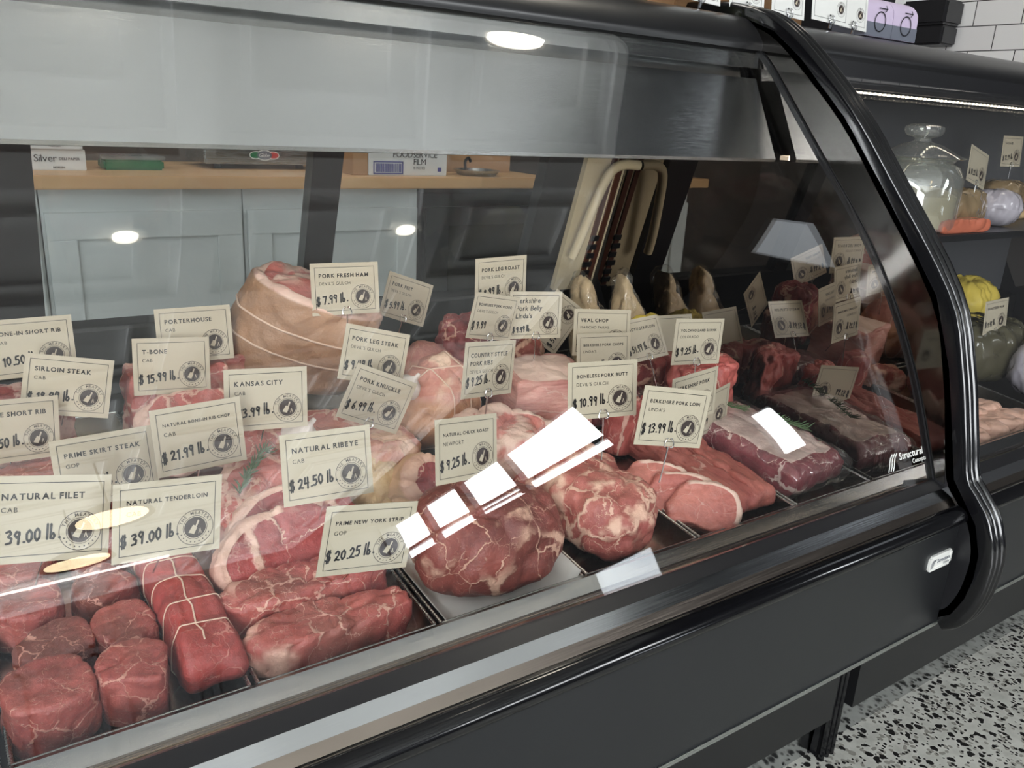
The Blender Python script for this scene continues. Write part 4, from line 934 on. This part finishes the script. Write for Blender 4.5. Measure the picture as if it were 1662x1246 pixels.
card('strip', (0.332, 0.715, 0.703, 0.022, 0.165, -0.003), 'PRIME NEW YORK STRIP', 'GOP', '$ 20.25 lb.', 'price card PRIME NEW YORK STRIP $20.25', pin=0.02, clip=False)
card('ham', (0.505, 1.168, 0.867, -0.141, 0.003, -0.163), 'PORK FRESH HAM', "DEVIL'S GULCH", '$ 7.99 lb.', 'price card PORK FRESH HAM $7.99 stuck in the large ham', pin=0.03)
card('feet', (0.679, 1.301, 0.809, -0.092, 0.342, 0.175), 'PORK FEET', "DEVIL'S GULCH", '$ 5.99 lb.', 'price card PORK FEET $5.99 tilted to the right', pin=0.06)
card('legsteak', (0.497, 1.048, 0.793, -0.163, 0.267, 0.031), 'PORK LEG STEAK', "DEVIL'S GULCH", '$ 9.49 lb.', 'price card PORK LEG STEAK in front of the ham', pin=0.06, clip=False)
card('knuckle', (0.475, 0.992, 0.748, 0.007, 0.444, 0.065), 'PORK KNUCKLE', "DEVIL'S GULCH", '$ 6.99 lb.', 'strongly tilted price card PORK KNUCKLE $6.99', pin=0.04)
card('legroast', (0.74, 1.094, 0.877, -0.035, -0.004, 0.087), 'PORK LEG ROAST', "DEVIL'S GULCH", '$ 8.99 lb.', 'price card PORK LEG ROAST $8.99, topmost in the middle', pin=0.09, clip=False)
card('picnic', (0.761, 1.143, 0.805, 0.042, 0.205, 0.152), 'BONELESS PORK PICNIC', "DEVIL'S GULCH", '$ 9.99', 'price card BONELESS PORK PICNIC $9.99', pin=0.06)
card('belly', (0.811, 1.091, 0.816, -0.13, 0.072, -0.055), '', '', '$ 9.99 lb.', 'fully handwritten card for Berkshire Pork Belly $9.99', pin=0.05, hand=('Berkshire','Pork Belly',"Linda's"))
card('rot', (0.96, 1.226, 0.759, -0.107, -0.942, -0.189), '', '', '$ 51. lb.', 'card turned steeply on its corner beside the pork belly card', pin=0.03, clip=False)
card('vealchop', (0.909, 1.033, 0.79, -0.144, 0.059, -0.288), 'VEAL CHOP', 'MARCHO FARMS', '$ 19.99 lb.', 'price card VEAL CHOP behind the pork chops card', pin=0.05, clip=False)
card('chops', (0.912, 1.026, 0.75, -0.158, 0.037, -0.186), 'BERKSHIRE PORK CHOPS', "LINDA'S", '$ 12.99 lb.', 'price card BERKSHIRE PORK CHOPS below the veal card', pin=0.05, clip=False)
card('wagyu', (1.042, 1.069, 0.756, -0.484, -0.053, 0.052), 'WAGYU STRIPLOIN', '', '$ 51.99 lb.', 'shiny tilted price card STRIPLOIN x1.99', pin=0.05)
card('gold', (1.18, 1.123, 0.737, -0.383, 0.044, -0.009), '', '', '', 'glittering card half hidden behind the lamb shank card', pin=0.03, clip=False)
card('lamb', (1.041, 0.937, 0.784, -0.056, 0.059, -0.118), 'VOLCANO LAMB SHANK', 'COLORADO', '$ 9.25 lb.', 'price card VOLCANO LAMB SHANK $9.25', pin=0.06)
card('butt', (0.722, 0.808, 0.783, -0.15, 0.015, -0.247), 'BONELESS PORK BUTT', "DEVIL'S GULCH", '$ 10.99 lb.', 'price card BONELESS PORK BUTT 10.99', pin=0.06)
card('loin', (0.762, 0.712, 0.768, -0.061, 0.163, -0.213), 'BERKSHIRE PORK LOIN', "LINDA'S", '$ 13.99 lb.', 'price card BERKSHIRE PORK LOIN $13.99, nearest the glass', pin=0.05)
card('rekpork', (0.915, 0.818, 0.741, 0.011, -0.056, 0.072), 'BERKSHIRE PORK', '', '', 'price card ending in RE PORK slanting behind the pork loin card', pin=0.04, clip=False)
card('side', (1.073, 0.916, 0.66, 0.056, -0.12, 0.166), '', '', '$ 51.99', 'turned card half hidden right of the pork loin card', pin=0.02, clip=False)
card('chuck', (0.503, 0.8, 0.741, -0.226, 0.113, 0.217), 'NATURAL CHUCK ROAST', 'NEWPORT', '$ 9.25 lb.', 'price card NATURAL CHUCK ROAST $9.25', pin=0.03, clip=False)
card('ribs', (0.614, 0.927, 0.793, -0.067, 0.119, 0.25), 'COUNTRY STYLE|PORK RIBS', "DEVIL'S GULCH", '$ 9.25 lb.', 'price card COUNTRY STYLE PORK RIBS $9.25', pin=0.05)

# ------------------------------------------------------------------ worktop goods
def carton(name, x0, x1, y0, y1, z0, z1, mat, label, cat, letters=None, group=None, ink='ink'):
    b = nb(); box(b, x0, x1, y0, y1, z0, z1, .002); o = obj(name, b, M[mat]); tag(o, label, cat, group)
    if letters:
        b = nb()
        for (s, fx, fz, sz, bo) in letters: text(b, s, x0 + fx * (x1 - x0), z0 + fz * (z1 - z0), sz, y=y0 - .0012, bold=bo, gap=.06)
        q = obj('printing', b, M[ink], None); q.parent = o
    return o
o = carton('paper_box', .262, .415, 2.93, 3.15, CT, CT + .062, 'boxwhite', 'white deli paper box at the left end of the worktop, lower one', 'box', [('Silver', .08, .42, .030, 0), ('DELI PAPER', .52, .5, .011, .02), ('NORSIN', .4, .1, .009, .02)], 'stacked deli paper boxes')
o = carton('paper_box', .255, .408, 2.92, 3.14, CT + .0625, CT + .125, 'boxwhite', 'white deli paper box lying on top of the other', 'box', [('NORSIN', .4, .12, .009, .02)], 'stacked deli paper boxes')
t = tag(empty('plastic_tray', (.56, 3.02, CT)), 'green plastic tray with clear lid on the worktop', 'tray')
b = nb(); box(b, -.09, .09, -.06, .06, 0, .032, .006); obj('tray_body', b, M['green'], t)
b = nb(); box(b, -.095, .095, -.065, .065, .033, .045, .003); obj('lid', b, M['jarglass'], t); b = nb(); tube(b, [(-.1, -.07, .02), (-.1, -.07, .047), (.02, -.07, .047)], .002, 6); obj('wire_handle', b, M['wire'], t)
t = tag(empty('scale', (1.01, 3.10, CT)), 'grey boxed scale with oval green and red emblem', 'scale')
b = nb(); box(b, -.21, .21, -.06, .2, .018, .085, .006); obj('housing', b, M['steel'], t)
for sx in (-.15, .15):
    b = nb(); lathe(b, [(0, 0), (.014, 0), (.014, .0175), (0, .0175)], (sx, 0, 0), 16); obj('foot', b, M['black'], t)
def ell(b, cx, cz, rx_, rz_, y): b.faces.new([b.verts.new((cx + rx_ * cos(k * pi / 16), y, cz + rz_ * sin(k * pi / 16))) for k in range(32)])
em = empty('emblem'); em.parent = t; em.location = (.0, 0, 0)
b = nb(); ell(b, -.03, .05, .024, .014, -.0605); ell(b, .03, .05, .024, .014, -.0605); ell(b, 0, .05, .03, .018, -.0606); obj('emblem_border', b, M['whitecard'], em)
b = nb(); ell(b, -.032, .05, .019, .011, -.0608); obj('emblem_green', b, M['greenp'], em); b = nb(); ell(b, .032, .05, .019, .011, -.0608); obj('emblem_red', b, M['red'], em)
b = nb(); ell(b, 0, .05, .0265, .0155, -.0610); obj('emblem_centre', b, M['slate'], em); b = nb(); text(b, 'Globe', -.021, .0445, .018, y=-.0614, shear=.3, gap=.03); obj('emblem_lettering', b, M['whitecard'], em)
o = carton('film_box', 1.255, 1.315, 2.83, 3.1, CT, CT + .13, 'cardboard', 'plain brown end of the food film carton beside its white face', 'box')
o = carton('film_box', 1.317, 1.64, 2.83, 3.1, CT, CT + .13, 'boxwhite', 'white food film carton with blue barcode on the worktop', 'box', [('FOODSERVICE', .30, .50, .03, .0), ('FILM', .56, .30, .03, .0), ('18 INCHES', .56, .18, .012, .0)])
b = nb(); rnd = random.Random(3); x = 1.345
frame = [(1.335, 1.455, .905, .909), (1.335, 1.455, .946, .95), (1.335, 1.339, .905, .95), (1.451, 1.455, .905, .95)]
for (a, c_, e, f) in frame: box(b, a, c_, 2.8285, 2.8295, e, f)
while x < 1.445:
    w_ = rnd.choice((.001, .002, .003)); box(b, x, x + w_, 2.8285, 2.8295, .912, .942); x += w_ + rnd.choice((.0015, .0025))
box(b, 1.60, 1.615, 2.8285, 2.8295, .915, .93)
q = obj('barcode', b, M['blue'], None); q.parent = o
b = nb(); lathe(b, [(0, .002), (.07, .002), (.09, .022), (.094, .022), (.074, 0), (0, 0)], seg=30)
t = tag(obj('metal_dish', b, M['steel'], None, True, (1.80, 2.87, CT)), 'shallow metal dish right of the film carton', 'dish')
b = nb(); tube(b, catmull([(-.05, 0, .01), (-.055, 0, .05), (-.04, 0, .065), (-.03, 0, .05)], 5), .006, 8); obj('handle', b, M['black'], t, True)
b = nb(); box(b, 1.74, 2.06, 3.02, 3.05, CT, CT + .16, .002); tag(obj('wooden_board', b, M['cardboard']), 'brown board standing behind the metal dish', 'board')

# ------------------------------------------------------------------ goods in the second case
def piece(name, label, cat, mat, x, y, z, w_, d, h, seed, outline='round', yaw=0, wrap=False, **kw):
    o = meat(name, label, cat, mat, x, y, w_, d, h, seed, outline, yaw, z=z, **kw)
    if wrap: film(o, w_, d, h, seed + 7, outline, amp=.004, sc_=1.04)
    return o
SZ = .9405
t = tag(empty('glass_jar', (1.76, 1.03, SZ)), 'tall lidded glass jar standing on the shelf of the second case', 'jar'); t.scale = (1.32, 1.32, 1.)
b = nb(); lathe(b, [(0, 0), (.06, 0), (.07, .006), (.072, .02), (.072, .11), (.062, .135), (.052, .142), (.056, .148), (.054, .15), (.05, .143), (.06, .132), (.07, .11), (.069, .02), (.067, .01), (0, .006)], seg=44); obj('jar_body', b, M['jarglass'], t, True)
b = nb(); lathe(b, [(0, .152), (.066, .15), (.07, .153), (.06, .158), (.03, .178), (.014, .184), (.012, .19), (.026, .196), (.03, .205), (.029, .214), (.02, .219), (0, .22)], seg=44); obj('lid', b, M['jarglass'], t, True)
b = nb(); lathe(b, [(0, .008), (.066, .01), (.066, .075), (.045, .09), (0, .094)], seg=30); obj('contents', b, M['straw'], t, True)
piece('wrapped_ham', 'golden wrapped ham on the shelf right of the jar', 'ham', 'wrapham', 1.93, 1.03, SZ, .22, .11, .085, 81, 'ham', 0, rc=.035, amp=.006)
piece('wrapped_salami', 'round whitish wrapped salami end on the shelf', 'salami', 'wrapwhite', 2.11, 1.02, SZ, .12, .12, .085, 82, 'round', 0, rc=.04, amp=.004)
piece('sausage_pack', 'flat orange sausage pack at the shelf edge', 'sausage', 'pinkpk', 1.84, .955, SZ, .2, .035, .03, 83, 'box', 0, rc=.012, amp=.002)
piece('wrapped_roll', 'small wrapped meat roll at the right end of the shelf', 'meat', 'wrapham', 2.42, 1.16, SZ + .02, .16, .11, .075, 84, 'round', 0, rc=.035)
piece('folded_pack', 'pale folded pack under the small wrapped roll', 'meat', 'lardskin', 2.43, 1.15, SZ, .2, .14, .02, 85, 'box', 0, rc=.008)
D2 = lambda y: deckz(y) - .02
pan2 = pan(1.55, 1.93, .70, .92, 'long pan of chicken pieces in the second case')
for i in range(7):
    piece('chicken_piece', ('pale chicken piece %s in the pan of the second case' % ('nearest the trim', 'second from the trim', 'third from the trim', 'fourth from the trim', 'lying crosswise on the others', 'at the back left', 'at the back right')[i]), 'chicken', 'chicken', 1.62 + i % 4 * .07 + (i // 4) * .03, .75 + (i // 4) * .055, D2(.75) + (i // 4) * .006, .06, .11, .034, 90 + i, 'ham', 20 + i * 9, rc=.014, group='chicken pieces')
piece('wrapped_turkey', 'large dark wrapped turkey roast in the second case', 'meat', 'wrapdark', 2.06, .98, D2(.9) + .0, .36, .2, .14, 101, 'ham', 0, rc=.06, amp=.010, freq=10)
piece('wrapped_ham', 'bluish wrapped ham at the right frame edge', 'ham', 'wrapwhite', 2.08, .82, D2(.82), .16, .13, .13, 102, 'round', 0, rc=.055, amp=.006)
piece('yellow_bag', 'yellow netted bag behind the wrapped turkey', 'bag', 'yellow', 2.28, 1.14, D2(1.1), .26, .16, .17, 103, 'round', 0, rc=.06, amp=.008)
piece('white_bag', 'crumpled white bag beside the ribbed trim', 'bag', 'wrapwhite', 1.78, 1.0, D2(1.), .14, .12, .12, 104, 'tri', 0, rc=.03, amp=.008)
piece('cured_sausage', 'dark red cured sausage coil behind the white bag', 'sausage', 'plum', 1.95, 1.24, D2(1.2), .26, .12, .11, 105, 'ham', 0, rc=.03, amp=.01)
piece('red_pepper', 'bright red pepper beside the cured sausage', 'pepper', 'pepper', 1.88, 1.18, D2(1.2) + .085, .09, .05, .04, 106, 'ham', 20, rc=.02)
card('k1', (1.95, 1.0, 1.075, -.15, .22, .1), '', '', '$ 10.25 lb.', 'tilted card $10.25 on the wrapped ham in the second case', pin=.04)
card('k2', (2.40, 1.15, 1.11, -.1, 0, 0), 'SAUSAGE', '', '$ 12.99 lb.', 'card above the small wrapped roll in the second case', pin=.03)
card('k3', (2.02, .92, .745, -.1, -.03, 0), 'ROASTBEEF HAM', '', '$ 9.41 lb.', 'white card ROASTBEEF HAM $9.41 in the second case', pin=.03)
card('k4', (1.80, 1.10, .80, -.1, .45, .1), '', '', '$ 11.99 lb.', 'tilted card at the ribbed trim in the second case', pin=.08)
card('k5', (2.0, 1.22, .80, -.2, 0, 0), '', '', '$ 27.99 lb.', 'glaring card over the cured sausage in the second case', pin=.06)
card('k6', (2.24, 1.30, .86, -.2, .1, 0), '', '', '', 'small card at the back of the second case', pin=.06)

# ------------------------------------------------------------------ on top of the cases
def top_card(x0, x1, label, words, price, mat='whitecard', y=1.14, rz=0, h=.09):
    wd = x1 - x0; b = nb(); box(b, -wd / 2, wd / 2, -.0005, .0005, 0, h)
    c = obj('shelf_card', b, M[mat], None, False, ((x0 + x1) / 2, y, 1.338)); c.rotation_euler = (R(-8), R(2), rz); tag(c, label, 'price card', 'white cards clipped along the top of the cases')
    b = nb(); frame_lines(b, wd, h, .007, .0008, -.0007)
    for v in b.verts: v.co.z += h / 2
    if words: text(b, words, -wd / 2 + .01, h - .02, .010, y=-.0007, bold=.01, width=wd - .02)
    if price: text(b, price, -wd / 2 + .012, .030, .017, y=-.0007)
    obj('lettering', b, M['ink'], c)
    lo = link('logo', LOGO, None, c); lo.location = (wd / 2 - .024, 0, .030); link('cleaver_mark', CLV, None, lo)
    b = nb()
    for s in (-1, 1): tube(b, catmull([(s * .003, -.004, -.003), (s * .008, -.005, .004), (s * .007, -.004, .012), (s * .002, -.003, .014)], 4), .0016, 6)
    tube(b, [(0, 0, -.010), (0, -.003, .002)], .003, 8)
    obj('clip', b, M['wire'], c, True)
top_card(1.11, 1.215, 'white card clipped above the green jars, leftmost on the case tops', None, None)
top_card(1.25, 1.345, 'white card just left of the 8.99 card', None, None, y=1.15)
top_card(1.355, 1.452, 'white card printed $8.99 above the ribbed trim', None, '$8.99')
top_card(1.462, 1.578, 'blank glaring white card between the two priced ones', None, None, y=1.13)
top_card(1.575, 1.672, 'white card for a vegetable item ending in 99', 'VEGETABLE', '99', y=1.15)
for x, lab in ((1.055, 'green olive jar standing nearest the left on the case top'), (1.12, 'green olive jar right beside the other one')):
    t = tag(empty('olive_jar', (x, 1.27, 1.3325)), lab, 'jar', 'olive jars'); b = nb(); lathe(b, [(0, 0), (.026, 0), (.029, .004), (.029, .08), (.02, .095), (0, .095)], seg=28); obj('jar_body', b, M['olive'], t, True)
    b = nb(); lathe(b, [(0, .096), (.022, .096), (.022, .112), (0, .112)], seg=28); obj('lid', b, M['bronze'], t, True)
carton('cardboard_box', 1.22, 1.60, 1.26, 1.35, 1.333, 1.47, 'cardboard', 'open brown cardboard box behind the white cards', 'box')
def arch_pack(x0, x1, label):
    t = tag(empty('label_roll', ((x0 + x1) / 2, 1.2, 1.3325)), label, 'package', 'lavender arched packages'); wd = (x1 - x0) / 2
    pr = [(.04, 0)] + [(.04 * cos(a), .045 + .035 * sin(a)) for a in [k * pi / 10 for k in range(11)]] + [(-.04, 0)]
    b = nb(); extrude_x(b, [(p[0], p[1]) for p in pr], -wd, wd); obj('wrapper', b, M['lav'], t, True)
    b = nb(); box(b, -wd - .0005, wd + .0005, -.0412, .041, 0.0005, .028); obj('band', b, M['slate'], t)
    b = nb(); disc(b, 0, .03, .018, .0205, -.0425, 30); ribbon(b, [(-.01, .056), (.02, .056), (.013, .062)], .002, -.0425); ribbon(b, [(.02, .056), (.013, .050)], .002, -.0425); obj('ring_print', b, M['ink'], t)
arch_pack(1.68, 1.775, 'lavender and grey arched package, left one of the pair'); arch_pack(1.778, 1.87, 'lavender arched package, right one of the pair')
b = nb(); box(b, 3.66, 3.799, 2.15, 2.36, 1.60, 1.70, .01); box(b, 3.68, 3.799, 2.16, 2.35, 1.52, 1.60, .008)
tag(obj('wall_dispenser', b, M['black']), 'black stepped dispenser box on the white tiled wall', 'dispenser')
b = nb(); box(b, 1.9, 1.99, 1.3, 1.34, 1.3325, 1.48, .004); tag(obj('black_speaker', b, M['black']), 'black upright box behind the lavender packages', 'box')
